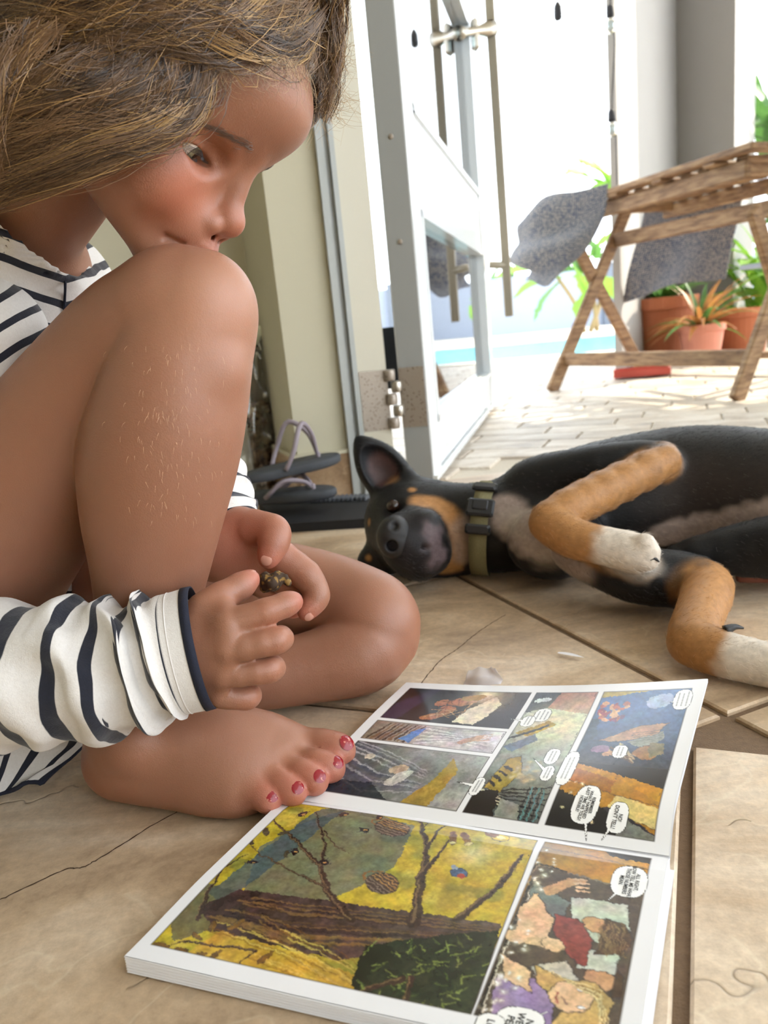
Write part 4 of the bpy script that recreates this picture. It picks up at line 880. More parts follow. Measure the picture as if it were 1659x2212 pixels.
def block(fn, th, n=40, eps=.0003, grow=0.0):                        # stack of leaves below a page
    s = np.linspace(0, 1, n); loop = [(a, 0) for a in s] + [(1, a) for a in s[1:]] + [(a, 1) for a in s[::-1][1:]] + [(0, a) for a in s[::-1][1:-1]]
    ss = np.array([p[0] for p in loop]); tt = np.array([p[1] for p in loop]); T = fn(ss, tt) - (0, 0, eps); rows = []
    for q_, f in enumerate(np.linspace(0, 1, 25)): Q = T.copy(); Q[:, 2] = np.maximum(T[:, 2] - th * f, .0008 + .0002 * (1 - f)) if th < 1 else T[:, 2] * (1 - f) + .0009 * f; c = Q.mean(0); w = .00035 * (q_ % 2) + .0002 * math.sin(q_ * 1.7); d = Q - c; d[:, 2] = 0; Q = Q + d / (np.linalg.norm(d, axis=1)[:, None] + 1e-9) * (w + grow * f); rows.append(Q)
    m = len(loop); V = np.vstack(rows); Fq = [tuple(x) for x in gridF(25, m, True)]; Fq += [tuple(range(24 * m + m - 1, 24 * m - 1, -1))]; return V, Fq
V, Fq = block(nearpt, 2); part('page_stack', V, Fq, M_PAPER, book, smooth=False)
V, Fq = block(farpt, .0022); part('page_stack', V, Fq, M_PAPER, book, smooth=False)
cov = MB(); cv = [fl(1432, 1846, .0007), fl(1418, 2230, .0007)]
def cpt(s_, t_): return nearpt(s_, t_) * (1, 1, 0) + (0, 0, .0012)
ss = np.linspace(0, 1.012, 20); V = [cpt(np.array(a), np.array(b)) for a in ss for b in np.linspace(0, 1, 12)]
part('cover', V, gridF(20, 12), M_PAPER, book)
def lettering(txt, pg, fn, c, size, Hs):
    cu = bpy.data.curves.new('lettering', 'FONT'); cu.body = txt; cu.size = size; cu.align_x = 'CENTER'; cu.align_y = 'CENTER'; cu.space_line = .88; cu.shear = .12; cu.offset = size * .012; cu.resolution_u = 3
    ob = bpy.data.objects.new('lettering', cu); COL.objects.link(ob); dg = bpy.context.evaluated_depsgraph_get(); me = bpy.data.meshes.new_from_object(ob.evaluated_get(dg)); bpy.data.objects.remove(ob)
    V = np.array([v.co[:] for v in me.vertices]); Fc = [tuple(p.vertices) for p in me.polygons]
    sg = 1 if Hs == 'n' else -1
    s_ = (c[0] + V[:, 1]) / (PS * 1000); t_ = (c[1] + sg * V[:, 0]) / (PT * 1000); Q = fn(s_, t_) + (0, 0, .00025); part('lettering', Q, Fc, M_INK, pg, smooth=False)
lettering("ALL RIGHT,\nNOW TELL ME WHAT\nTHOSE NUMBERS\nMEAN.", pgN, nearpt, bN[0][0], 2.75, 'n')
lettering("NO\nWE'RE\nPER", pgN, nearpt, bN[1][0], 4.2, 'n'); lettering("LO", pgN, nearpt, bN[2][0], 4.2, 'n')
lettering("REMEMBER\nWHAT HAPPENED\nLAST TIME WE TOLD?\nHORRIBLE!", pgF, farpt, bF[8][0], 2.7, 'f'); lettering("NO!\nDON'T TELL!", pgF, farpt, bF[9][0], 3.2, 'f')
# ================================================================ the girl: one continuous body
RES = .0016
GLO = np.array([-.50, .362, -.004]); GHI = np.array([.07, .70, .565])
body = Field(GLO, GHI, RES)
def local(lo, hi):
    a = np.maximum(np.floor((np.array(lo) - GLO) / RES), 0).astype(int); f = Field(GLO + a * RES, np.minimum(hi, GHI), RES); f.a = a; return f
def merge(f, k=0.0):
    b = np.minimum(f.a + f.n, body.n); sl = tuple(slice(f.a[i], b[i]) for i in range(3)); body.put(sl, f.D[tuple(slice(0, b[i] - f.a[i]) for i in range(3))], k, '+')
def J(u, v, y, r): p = at(u, v, y); return p, px(p, r)
def JF(u, v, z, r): p = fl(u, v, z); return p, px(p, r)
def chainJ(f, js, k, kk=None):
    A = np.array([np.append(j[0], j[1]) for j in js])
    if len(A) > 2: A = spline(A, (len(A) - 1) * 3 + 1)
    f.chain(list(A[:, :3]), list(A[:, 3]), k, kk)
# ---- raised right leg
thigh = local((-.5, .40, .02), (-.04, .62, .40))
chainJ(thigh, [J(-130, 1300, .53, 200), J(-60, 1215, .505, 186), J(60, 1050, .500, 168), J(165, 905, .492, 150), J(275, 765, .478, 134), J(370, 690, .460, 128)], .012)
thigh.ell(*(lambda j: (j[0], j[1]))(J(395, 668, .456, 132)), k=.012)
shin = local((-.28, .38, -.004), (-.02, .56, .40))
chainJ(shin, [J(408, 690, .456, 128), J(392, 790, .452, 138), J(367, 900, .450, 150), J(344, 1000, .452, 153), J(331, 1100, .455, 139), J(327, 1200, .460, 118), J(318, 1320, .466, 98), J(300, 1470, .476, 84)], .008)
shin.ell(J(448, 655, .447, 1)[0], [px(J(448, 655, .447, 1)[0], q) for q in (92, 92, 100)], k=.02)
shin.ell(J(470, 800, .436, 1)[0], px(J(470, 800, .436, 1)[0], 44), k=.014)                            # shin below the kneecap
shin.ell(J(300, 980, .475, 1)[0], [px(J(300, 980, .475, 1)[0], q) for q in (110, 110, 170)], k=.02)     # calf muscle
merge(thigh); merge(shin, .0022)
shin = None
# ---- right foot
foot = local((-.26, .37, -.004), (0, .55, .14))
ank = J(296, 1500, .477, 84)
chainJ(foot, [J(300, 1450, .475, 84), ank, JF(285, 1585, .046, 80)], .01)
foot.ell(*(lambda j: (j[0], [j[1] * 1.1, j[1], j[1]]))(JF(262, 1640, .0215, 66)), k=.02)
chainJ(foot, [JF(285, 1600, .04, 74), JF(420, 1600, .037, 70), JF(540, 1612, .028, 52), JF(620, 1618, .021, 38)], .018)
chainJ(foot, [JF(265, 1650, .019, 60), JF(400, 1672, .0175, 52), JF(510, 1712, .0135, 42)], .018)
chainJ(foot, [JF(420, 1610, .033, 62), JF(500, 1655, .022, 52), JF(560, 1675, .018, 40)], .018)
chainJ(foot, [JF(500, 1640, .025, 56), JF(590, 1650, .019, 40)], .018)
chainJ(foot, [JF(508, 1702, .015, 40), JF(560, 1680, .0165, 38), JF(602, 1650, .019, 38), JF(628, 1622, .021, 38)], .012)
foot.ell(JF(300, 1575, .05, 1)[0] + (0, -.017, 0), (.012, .010, .012), k=.014)                            # ankle bone
toes = local((-.12, .37, -.004), (.02, .55, .08))
TOE = dict(big=[JF(640, 1613, .0215, 36), JF(695, 1611, .0235, 32), JF(733, 1622, .0205, 31)], two=[JF(625, 1645, .0195, 31), JF(680, 1648, .0225, 27), JF(716, 1661, .0185, 26)],
           three=[JF(590, 1665, .018, 31), JF(645, 1668, .0215, 28), JF(680, 1688, .0178, 26)], four=[JF(548, 1682, .0165, 31), JF(600, 1690, .0200, 28), JF(634, 1712, .0162, 25)], five=[JF(520, 1702, .015, 31), JF(556, 1708, .0175, 28), JF(581, 1728, .0142, 25)])
for nm, t in TOE.items():
    f = local((-.13, .37, -.004), (.02, .55, .08)); chainJ(f, t, 0, .004); tb = t[-1]
    f.ell(tb[0] + (0, 0, .0004), tb[1] * 1.1, k=.004)
    a = np.maximum(f.a - toes.a, 0); sl = tuple(slice(0, min(f.n[i], toes.n[i])) for i in range(3))
    if nm == 'big': toes = f
    else: toes.put(sl, f.D[sl], .0008, '+')
sl = tuple(slice(toes.a[i] - foot.a[i], toes.a[i] - foot.a[i] + toes.n[i]) for i in range(3)); s2 = tuple(slice(0, min(toes.n[i], foot.n[i] - (toes.a[i] - foot.a[i]))) for i in range(3))
foot.put(sl, toes.D[s2], .0045, '+')
foot.half((0, 0, .0006), (0, 0, -1), .004)
merge(foot, .012); foot = toes = None
# ---- folded left leg lying on the floor
lleg = local((-.40, .46, -.004), (.07, .70, .16))
chainJ(lleg, [JF(250, 1225, .112, 122), JF(500, 1258, .086, 104), JF(690, 1284, .071, 88), JF(790, 1326, .059, 88), JF(812, 1352, .052, 90)], .01)
l2 = local((-.40, .46, -.004), (.07, .70, .16))
chainJ(l2, [JF(812, 1366, .046, 94), JF(770, 1414, .0355, 78), JF(660, 1444, .031, 66), JF(540, 1466, .030, 62), JF(400, 1490, .028, 52)], .01)
lleg.put(tuple(slice(0, lleg.n[i]) for i in range(3)), l2.D, .0015, '+'); l2 = None
lleg.half((0, 0, .0006), (0, 0, -1), .004); merge(lleg); lleg = None
# ---- trunk and neck (mostly under the shirt)
HP = at(300, 260, .49); hk = zc(HP) / F
th_, ps_ = math.radians(38), math.radians(30)
VF = ray(300, 260); VF = VF / np.linalg.norm(VF); VR = CR - VF * (CR @ VF); VR /= np.linalg.norm(VR); VU = np.cross(VR, VF)   # axes of the line of sight to the head
DIRI = math.cos(th_) * VR - math.sin(th_) * VU
HF_ = math.cos(ps_) * DIRI - math.sin(ps_) * VF; HU = math.sin(th_) * VR + math.cos(th_) * VU; HS = -math.cos(ps_) * VF - math.sin(ps_) * DIRI
def hl_(f, s, u): return HP + hk * (f * HF_ + s * HS + u * HU)
HA = np.array([HF_, HS, HU])
trunk = local((-.5, .44, 0), (-.12, .70, .46))
pel = np.array([-.345, .575, .085]); che = at(30, 760, .60); sho = at(0, 590, .575)
trunk.cone(pel, che, .085, .068, .02); trunk.cone(che, sho, .068, .062, .02); trunk.cone(sho + (-.0, -.03, -.01), sho + (.01, .06, -.01), .04, .035, .02)
trunk.cone(sho, hl_(-70, 0, -60), .034, .031, .014)
trunk.half((0, 0, .0006), (0, 0, -1), .004)
merge(trunk, .004); trunk = None
# ---- head
hd = local((-.28, .37, .27), (.03, .64, .565))
def hE(c, r, k=20, op='+', A=None): hd.ell(hl_(*c), [q * hk for q in r], HA if A is None else A, k * hk, op)
def hC(a, b, ra, rb, k=20, op='+'): hd.cone(hl_(*a), hl_(*b), ra * hk, rb * hk, k * hk, op)
hE((-15, 0, 150), (300, 242, 232)); hE((112, 0, 188), (200, 188, 122), 50); hE((95, 0, -10), (152, 152, 180), 50)
for s in (1, -1):
    hE((132, 95 * s, -64), (94, 80, 92), 50); hC((10, 132 * s, -95), (205, 30 * s, -198), 60, 46, 40); hC((246, 24 * s, 98), (176, 138 * s, 104), 16, 20, 36)
hE((222, 0, -112), (66, 82, 74), 45); hE((214, 0, -200), (56, 58, 48), 40)
hE((228, 0, 96), (36, 30, 40), 30)
for s in (1, -1): hE((230, 106 * s, 28), (38, 52, 34), 22, '-')
hC((250, 0, 92), (270, 0, -20), 17, 24, 24); hE((284, 0, -54), (36, 34, 36), 16)
for s in (1, -1): hE((262, 34 * s, -80), (31, 22, 25), 11)
hC((282, 0, -80), (264, 0, -100), 12, 12, 8)
for s in (1, -1): hE((274, 18 * s, -100), (17, 9.5, 12), 5, '-')
hC((262, 0, -92), (274, 0, -120), 9, 9, 14, '-'); hE((272, 0, -130), (27, 46, 17), 12); hE((262, 0, -162), (28, 40, 18), 12)
for s in (1, -1): hC((250, 60 * s, -150), (222, 74 * s, -156), 5, 6, 12, '-')
for s in (1, -1): hE((147, 103 * s, 30), (55, 58, 51), 8)
for s in (1, -1): hC((203, 62 * s, 48), (180, 148 * s, 54), 3.2, 3.2, 5, '-')                         # crease of the upper lid
for s in (1, -1): hE((200, 103 * s, 15), (34, 50, 13.5), 2.5, '-')                                         # opening between the lids
for s in (1, -1): hE((-40, 232 * s, 0), (46, 16, 66), 14); hE((-22, 244 * s, 4), (22, 12, 36), 8, '-')
merge(hd); hd = None
# ---- hands
RH = dict(wrist=J(418, 1402, .412, 66),
          index=[J(494, 1348, .402, 32), J(574, 1322, .405, 26), J(616, 1306, .411, 23), J(635, 1299, .416, 19)],
          middle=[J(492, 1403, .396, 32), J(594, 1384, .400, 27), J(606, 1378, .418, 23), J(575, 1372, .436, 20)],
          ring=[J(484, 1457, .398, 30), J(578, 1447, .402, 26), J(590, 1441, .420, 22), J(560, 1432, .436, 19)],
          little=[J(470, 1502, .404, 27), J(532, 1507, .408, 22.5), J(542, 1501, .422, 19), J(520, 1492, .434, 17)],
          thumb=[J(440, 1318, .414, 38), J(478, 1290, .420, 29), J(517, 1268, .428, 26), J(541, 1251, .434, 20)])
rh = local((-.30, .362, .045), (-.02, .50, .30)); wr = RH['wrist']
rh.cone(at(150, 1440, .415), wr[0], px(wr[0], 78), wr[1], 0)
for nm in ('index', 'middle', 'ring', 'little'): rh.cone(wr[0], RH[nm][0][0], wr[1] * .8, RH[nm][0][1], .012)
rh.cone(wr[0], RH['thumb'][0][0], wr[1] * .8, RH['thumb'][0][1], .012); rh.cone(RH['thumb'][1][0], RH['index'][0][0], RH['thumb'][1][1] * .55, RH['index'][0][1] * .6, .012)
def fingers(f0, D):
    for nm in ('index', 'middle', 'ring', 'little', 'thumb'):
        if nm not in D: continue
        f = local(f0.lo - 1e-6, f0.lo + f0.n * RES); f.D = np.full(f0.n, .05, np.float32); f.lo = f0.lo; f.n = f0.n; chainJ(f, D[nm], 0, .003)
        for j in D[nm][1:-1]: f.ell(j[0], j[1] * 1.05, k=.003)
        f0.put(tuple(slice(0, f0.n[i]) for i in range(3)), f.D, .0008, '+')
fingers(rh, RH); merge(rh); rh = None
LH = dict(wrist=J(468, 1172, .520, 62), index=[J(582, 1188, .512, 38), J(660, 1242, .506, 30), J(684, 1288, .499, 25), J(662, 1322, .492, 20)],
          middle=[J(560, 1222, .524, 36), J(636, 1268, .522, 28), J(650, 1300, .512, 22), J(632, 1318, .504, 18)], ring=[J(530, 1235, .534, 34), J(600, 1285, .532, 26), J(610, 1312, .522, 20)],
          thumb=[J(525, 1138, .508, 42), J(588, 1148, .494, 34), J(592, 1172, .487, 29), J(580, 1206, .481, 23)])
lh = local((-.20, .43, .06), (.0, .60, .30)); wr2 = LH['wrist']
lh.cone(at(410, 1080, .55), wr2[0], px(wr2[0], 66), wr2[1], 0)
for nm in ('index', 'middle', 'ring', 'thumb'): lh.cone(wr2[0], LH[nm][0][0], wr2[1], LH[nm][0][1], .014)
fingers(lh, LH); merge(lh); lh = None
V, Q = body.mesh(); body = None
V = relax(V, Q, 2, .5)
# ---- skin tone
uu, vv = proj(V)
tone = np.tile(np.array(hx('996a53')), (len(V), 1)); n1 = vnoise(V, 30, 1) * .5 + vnoise(V, 90, 2) * .3 + vnoise(V, 400, 3) * .2
def patch(c, r, col, a):
    global tone
    w = (a * np.exp(-((V - c) ** 2).sum(1) / (r * r)))[:, None]; tone = tone * (1 - w) + w * np.array(col)
pink = hx('c9695a'); rosy = hx('bd6a50')
for t in TOE.values(): patch(t[-1][0], .010, pink, .6); patch(t[1][0], .010, rosy, .2)
for D in (RH, LH):
    for nm in D:
        if nm == 'wrist': continue
        patch(D[nm][-1][0], .009, pink, .6); patch(D[nm][1][0], .008, rosy, .35)
patch(at(540, 1170, .5), .03, pink, .3)
patch(hl_(215, 115, -55), .022, rosy, .5); patch(hl_(300, 0, -50), .010, rosy, .4); patch(hl_(275, 0, -135), .008, hx('b8605a'), .8); patch(hl_(262, 0, -160), .008, hx('b8605a'), .8)
patch(at(450, 640, .42), .035, hx('c08d72'), .5); patch(at(850, 1400, .58), .03, rosy, .35); patch(JF(230, 1660, .02, 1)[0], .02, rosy, .4)
tone = np.clip(tone * (1 + .07 * n1[:, None]), 0, 1)
def skinmat():
    t = NT('skin'); c = t.col(); nz = t.noise(t.pos(), 900, 3, .6)
    t.p(Base__Color=c, Roughness=t.math('ADD', t.math('MULTIPLY', nz, .2), .36), Specular__IOR__Level=.55, Subsurface__Weight=.16, Subsurface__Radius=(.012, .004, .002), Subsurface__Scale=.35)
    t.bump(t.math('ADD', nz, t.voro(t.pos(), 1100)), .12, .0006); return t.m
M_SKIN = skinmat()
girl = empty('person', (-.25, .52, 0), label='child in a navy striped white top sitting on the floor, chin on raised knee', category='person')
BODY = part('body', V, Q.astype(np.int32), M_SKIN, girl, cols=tone)
# ---- nails
def nail(c, up, fw, r, mat):
    """a patch lying on the rounded end of a finger or toe of radius r[2]"""
    up = np.array(up, float); up /= np.linalg.norm(up); fw = np.array(fw, float); fw -= up * (fw @ up); fw /= np.linalg.norm(fw); sd = np.cross(fw, up); n = 9; P = []
    for rad in (r[2], r[2] - .0016):
        for i in range(n):
            for j in range(n):
                a, b = (i / (n - 1) * 2 - 1), (j / (n - 1) * 2 - 1); x, y = a * math.sqrt(1 - b * b / 2), b * math.sqrt(1 - a * a / 2)
                d = up + sd * x * r[0] / r[2] + fw * y * r[1] / r[2]; P.append(c + d / np.linalg.norm(d) * rad)
    Fq = gridF(n, n); return part('nail', P, np.vstack([Fq, Fq[:, ::-1] + n * n]), mat, BODY)
def polish():
    t = NT('chipped_red_polish'); n = t.noise(t.pos(), 420, 3); t.p(Base__Color=t.mix(t.ramp(n, [(.62, (0, 0, 0)), (.65, (1, 1, 1))]), hx('8a1420'), hx('c77f70')), Roughness=.18); return t.m
M_POL = polish(); M_NAIL = plain('finger_nail', hx('c48d7b'), .25, .05, 100, 0)
for nm, t in TOE.items():
    d = t[-1][0] - t[-2][0]; d[2] *= .5; d /= np.linalg.norm(d); r = t[-1][1] * 1.1
    nail(t[-1][0] + (0, 0, .0004), np.array([0, -.3, 1.]) + d * .75, d, (r * .62, r * .55, r * 1.12), M_POL)
for D, nm, up in ((LH, 'thumb', -CF * .9 + CU * .1), (RH, 'index', -CF * .35 + CU), (RH, 'thumb', -CF * .2 + CU), (LH, 'index', CR * .8 - CF * .6)):
    d = D[nm][-1][0] - D[nm][-2][0]; d /= np.linalg.norm(d); r = D[nm][-1][1]; up = np.array(up); up = up - d * (up @ d); up /= np.linalg.norm(up); nail(D[nm][-1][0], up + d * .55, d, (r * .62, r * .6, r * 1.06), M_NAIL)
# ---- eyes, lashes, brows
def eyemat():
    t = NT('eye'); p = t.obj(); s = t.n('SeparateXYZ'); t.set(s.inputs[0], p)
    rad = t.n('VectorMath', _operation='LENGTH'); xy = t.n('CombineXYZ', X=s.outputs[0], Y=s.outputs[1]); t.set(rad.inputs[0], xy.outputs[0]); r = t.math('MULTIPLY', rad.outputs['Value'], 1 / (50.5 * hk))
    t.p(Base__Color=t.ramp(r, [(0, (.01, .01, .01)), (.15, (.01, .01, .01)), (.18, hx('7d7a5c')), (.37, hx('969a80')), (.42, hx('3c3a32')), (.46, hx('e2dad2'))]), Roughness=.06); return t.m
M_EYE = eyemat()
for s in (1, -1):
    gaze = HF_ * .93 - HU * .34 - HS * .10 * s; gaze /= np.linalg.norm(gaze); m = MB(); m.lathe([(max(.02, math.sin(a)) * 50.5 * hk, -math.cos(a) * 50.5 * hk) for a in np.linspace(0, math.pi, 24)], (0, 0, 0), 32)
    o = mk('eye', m.V, m.F, M_EYE, None, True); c = hl_(147, 102 * s, 29); o.matrix_world = Matrix.Translation(c) @ Vector(gaze).to_track_quat('Z', 'Y').to_matrix().to_4x4(); o.parent = girl; o.matrix_parent_inverse = Matrix.Translation(girl.location).inverted()
def strands(P, r0, r1, cols):
    """P: (n, m, 3) polylines -> one mesh of fine three-sided strands"""
    n, m, _ = P.shape; T = np.gradient(P, axis=1); T /= np.linalg.norm(T, axis=2)[..., None] + 1e-12; a = np.cross(T, CF + .01); a /= np.linalg.norm(a, axis=2)[..., None] + 1e-12; b = np.cross(T, a)
    w = np.linspace(0, 1, m)[None, :, None, None]; R = np.asarray(r0).reshape(-1, 1, 1, 1) * (1 - w) + np.asarray(r1).reshape(-1, 1, 1, 1) * w
    th = np.array([0, 2.094, 4.189]); Vv = P[:, :, None] + R * (np.cos(th)[None, None, :, None] * a[:, :, None] + np.sin(th)[None, None, :, None] * b[:, :, None])
    base = (np.arange(n) * m * 3)[:, None, None]; i = np.arange(m - 1)[None, :, None] * 3; k = np.arange(3)[None, None]; k2 = (k + 1) % 3
    Fq = np.stack([base + i + k, base + i + k2, base + i + 3 + k2, base + i + 3 + k], -1).reshape(-1, 4)
    return Vv.reshape(-1, 3), Fq, np.repeat(cols, m * 3, axis=0)
def hairmat(name):
    t = NT(name); t.p(Base__Color=t.col(), Roughness=.38, Specular__IOR__Level=.45, Anisotropic=.5, Sheen__Weight=.15); return t.m
M_HAIR = hairmat('brown_hair')
hr = np.random.default_rng(21)
def lashes(s, upper, n):
    A = []
    for t in np.linspace(0, 1, n):
        ds = -44 + 88 * t; u0 = (27 if upper else 4) - (8 if upper else -8) * abs(t - .5) * 2; fr = 147 + 54 * math.sqrt(max(.05, 1 - (ds / 54) ** 2 - ((u0 - 30) / 51) ** 2))
        c = hl_(fr, s * (102 + ds), u0); o = hk * (HF_ * (20 if upper else 9) + HS * s * (t - .4) * 26)
        A.append(np.array([c, c + o * .5 - HU * hk * (8 if upper else 6), c + o - HU * hk * (7 if upper else 14) + hr.normal(0, .0003, 3)]))
    return A
L_ = []
for s in (1, -1): L_ += lashes(s, True, 48) + lashes(s, False, 22)
P = np.array([spline(a, 6) for a in L_]); Vs, Fs, Cs = strands(P, np.full(len(P), .00016), np.full(len(P), .00003), np.tile(hx('2a1c15'), (len(P), 1))); part('eyelashes', Vs, Fs, M_HAIR, girl, cols=Cs, smooth=False, kind='stuff')
from mathutils.bvhtree import BVHTree
bvt = BVHTree.FromObject(BODY, bpy.context.evaluated_depsgraph_get())
def onskin(u, v):
    d = ray(u, v); h = bvt.ray_cast(Vector(CAMP), Vector(d / np.linalg.norm(d))); return (None, None) if h[0] is None else (np.array(h[0]), np.array(h[1]))
brow = spline(np.array([(548, 322), (520, 306), (486, 288), (450, 272), (414, 264)], float), 60); A = []
for k in range(150):
    i = int(hr.random() * 58); c = brow[i] + (0, hr.normal(0, 1) * (6.5 - 4.5 * i / 58)); tg = brow[i + 1] - brow[i]; tg /= np.linalg.norm(tg); p, nn = onskin(*c)
    if p is None: continue
    d = VR * tg[0] - VU * tg[1]; d = d + VU * (.35 - .5 * i / 58 + .12 * hr.normal()); d -= nn * (d @ nn); d *= .0055 / np.linalg.norm(d); A.append(np.array([p, p + d * .5 + nn * .0006, p + d + nn * .0004]))
for sg in (1, -1):
    P = np.array([spline(a, 5) for a in A])
    if sg < 0: P = P - 2 * ((P - HP) @ HS)[..., None] * HS
    Vs, Fs, Cs = strands(P, np.full(len(P), .00015), np.full(len(P), .00004), np.tile(hx('5a4030'), (len(P), 1))); part('eyebrow', Vs, Fs, M_HAIR, girl, cols=Cs, smooth=False, kind='stuff')
# ---- hair: a thick cap over the skull, locks and fine strands
cap = Field(hl_(-15, 0, 150) - .115, hl_(-15, 0, 150) + .115, .0022)
capc, capr = (-45, 0, 160), (318, 272, 262)
cap.ell(hl_(*capc), [q * hk for q in capr], HA, 0); cap.ell(hl_(-190, 0, -30), [q * hk for q in (170, 240, 230)], HA, 30 * hk)
cap.ell(hl_(300, 0, -30), [q * hk for q in (245, 420, 262)], HA, 12 * hk, '-'); cap.ell(hl_(330, 130, 90), [q * hk for q in (200, 190, 150)], HA, 12 * hk, '-')
cap.ell(hl_(130, 0, 20), [q * hk for q in (120, 300, 200)], HA, 12 * hk, '-')
cap.ell(hl_(190, -118, 246), [q * hk for q in (86, 84, 78)], HA, 14 * hk)
Vc, Qc = cap.mesh(); dloc = (Vc - hl_(*capc)); Vc = Vc + (dloc / np.linalg.norm(dloc, axis=1)[:, None]) * (.0022 * vnoise(Vc * [1, 1, 1], 60, 4) + .0012 * vnoise(Vc, 160, 5))[:, None]
nc = vnoise(Vc, 220, 6)[:, None]; ccol = np.array(hx('3d2a1e')) * (1 + .5 * nc)
HAIR = part('hair', Vc, Qc.astype(np.int32), M_HAIR, girl, cols=np.clip(ccol, 0, 1))
def shell(u, v, grow, capc=(-45, 0, 160), capr=(318, 272, 262)):
    """place on the hair's outer shape that the measured point of the photograph shows"""
    d = ray(u, v); o = CAMP - hl_(*capc); Ad = HA @ d / (np.array(capr) + grow) / hk; Ao = HA @ o / (np.array(capr) + grow) / hk
    a, b, c = Ad @ Ad, Ad @ Ao, Ao @ Ao - 1; q = b * b - a * c; t = (-b - math.sqrt(q)) / a if q > 0 else -b / a
    return CAMP + d * t
def guide(pts, n=26): return spline(np.array([shell(u, v, g) for u, v, g in pts]), n)
def guide2(pts, n=26): return spline(np.array([shell(u, v, g, (-90, 20, 20), (340, 268, 420)) for u, v, g in pts]), n)
fam1 = [guide(p) for p in (
    [(760, -70, 0), (742, 30, 5), (732, 130, 5), (716, 215, 5), (690, 285, 0)],
    [(700, -90, 0), (716, 20, 8), (716, 120, 8), (702, 200, 6), (672, 270, 0)],
    [(640, -90, 0), (672, 0, 8), (690, 70, 8), (688, 130, 4), (672, 190, 0)],
    [(600, -100, 0), (650, 10, 4), (684, 100, 4), (694, 170, 2), (688, 240, 0)],
    [(560, -110, 0), (610, -30, 8), (640, 40, 10), (648, 90, 8), (630, 132, 4)])]
fam2 = [guide(p) for p in (
    [(700, 40, 6), (640, 110, 8), (560, 112, 12), (470, 100, 14), (370, 84, 18), (240, 96, 20), (100, 150, 22), (-60, 190, 22)],
    [(650, -40, 4), (570, 40, 10), (470, 62, 14), (350, 52, 18), (220, 60, 22), (90, 90, 24), (-60, 120, 24)],
    [(560, -90, 4), (470, -30, 10), (360, 0, 14), (240, 14, 18), (120, 30, 22), (20, 60, 24), (-80, 90, 24)],
    [(460, -140, 4), (350, -90, 8), (230, -60, 12), (120, -30, 16), (20, 0, 20), (-90, 30, 20)])]
fam3 = [guide2(p) for p in (
    [(560, 60, 6), (478, 108, 14), (462, 180, 20), (436, 240, 24), (375, 290, 26), (280, 322, 26), (150, 378, 26), (0, 428, 24), (-60, 440, 24)],
    [(540, 30, 6), (452, 100, 16), (430, 180, 22), (392, 236, 26), (318, 276, 28), (214, 304, 28), (110, 348, 28), (-30, 396, 26)],
    [(500, 0, 6), (410, 84, 16), (378, 160, 22), (322, 218, 26), (236, 252, 28), (140, 280, 28), (40, 320, 28), (-60, 350, 26)],
    [(430, -20, 6), (340, 70, 16), (300, 140, 22), (232, 190, 26), (150, 220, 28), (60, 250, 28), (-50, 290, 26)],
    [(340, -40, 6), (250, 50, 16), (200, 110, 20), (130, 160, 24), (50, 190, 26), (-60, 230, 26)])]
fam4 = [guide2(p) for p in ([(150, 60, 24), (60, 130, 28), (26, 230, 30), (10, 330, 30), (-10, 420, 30)], [(60, 40, 24), (0, 140, 28), (-30, 260, 30), (-50, 400, 30)])]
def fill_family(fam, count, spread, wav, rad, gold, tuft=True, cut=(0, 1)):
    """strands gathered in tufts that share their course, wave and colour, with some stray ones"""
    fam = np.array(fam); n, m, _ = fam.shape; out = []; cols = []; cen = hl_(*capc); nt = max(8, count // 26); t = np.linspace(0, 1, m)
    tufts = [(hr.random() * (n - 1), hr.random(3) * 6.28, hr.uniform(.8, 2.4), hr.uniform(.4, 1.6), abs(hr.normal(0, 1)), hr.normal(0, 1), hr.random(), hr.random() < gold) for _ in range(nt)]
    for k in range(count):
        g0, ph, fq, am, lf, sdv_, cr, gd = tufts[hr.integers(nt)]; wild = hr.random() < .16
        if wild: ph = hr.random(3) * 6.28; fq = hr.uniform(1, 4); am = hr.uniform(1, 3)
        g = np.clip(g0 + hr.normal(0, .07 if not wild else .6), 0, n - 1.001); i = int(g); f = g - i; c = fam[i] * (1 - f) + fam[i + 1] * f
        nrm = (c - cen); nrm /= np.linalg.norm(nrm, axis=1)[:, None]; tg = np.gradient(c, axis=0); tg /= np.linalg.norm(tg, axis=1)[:, None]; sd = np.cross(tg, nrm); e1, e2 = hr.normal(0, .35, 2)
        lift = (lf * .7 + abs(hr.normal(0, .5))) * spread * (.35 + t) - .0008; amp = wav * am
        c = c + nrm * (lift + amp * .6 * np.sin(fq * 6.28 * t + ph[0] + e1))[:, None] + sd * (amp * np.sin(fq * 5.1 * t + ph[1] + e2) + (sdv_ * .7 + hr.normal(0, .4)) * spread * (.3 + t))[:, None]
        a, b = cut[0] + hr.random() * .12, cut[1] - hr.random() * .35 * hr.random(); c = spline(c[int(a * (m - 1)):max(int(b * (m - 1)), int(a * (m - 1)) + 4)], 18); out.append(c)
        r_ = np.clip(cr + hr.normal(0, .15), 0, 1); base = np.array(hx('2b1d15')) * (1 - r_) + np.array(hx('856443')) * r_
        if gd or hr.random() < gold * .4: base = np.array(hx('b8925c')) * hr.uniform(.6, 1.1)
        cols.append(base)
    return np.array(out), np.array(cols)
sets = [(fam1, 1000, .0026, .0030, .00017, .12), (fam2, 2200, .0045, .0050, .00018, .13), (fam3, 2400, .0034, .0034, .00019, .11), (fam4, 600, .004, .003, .00018, .2)]
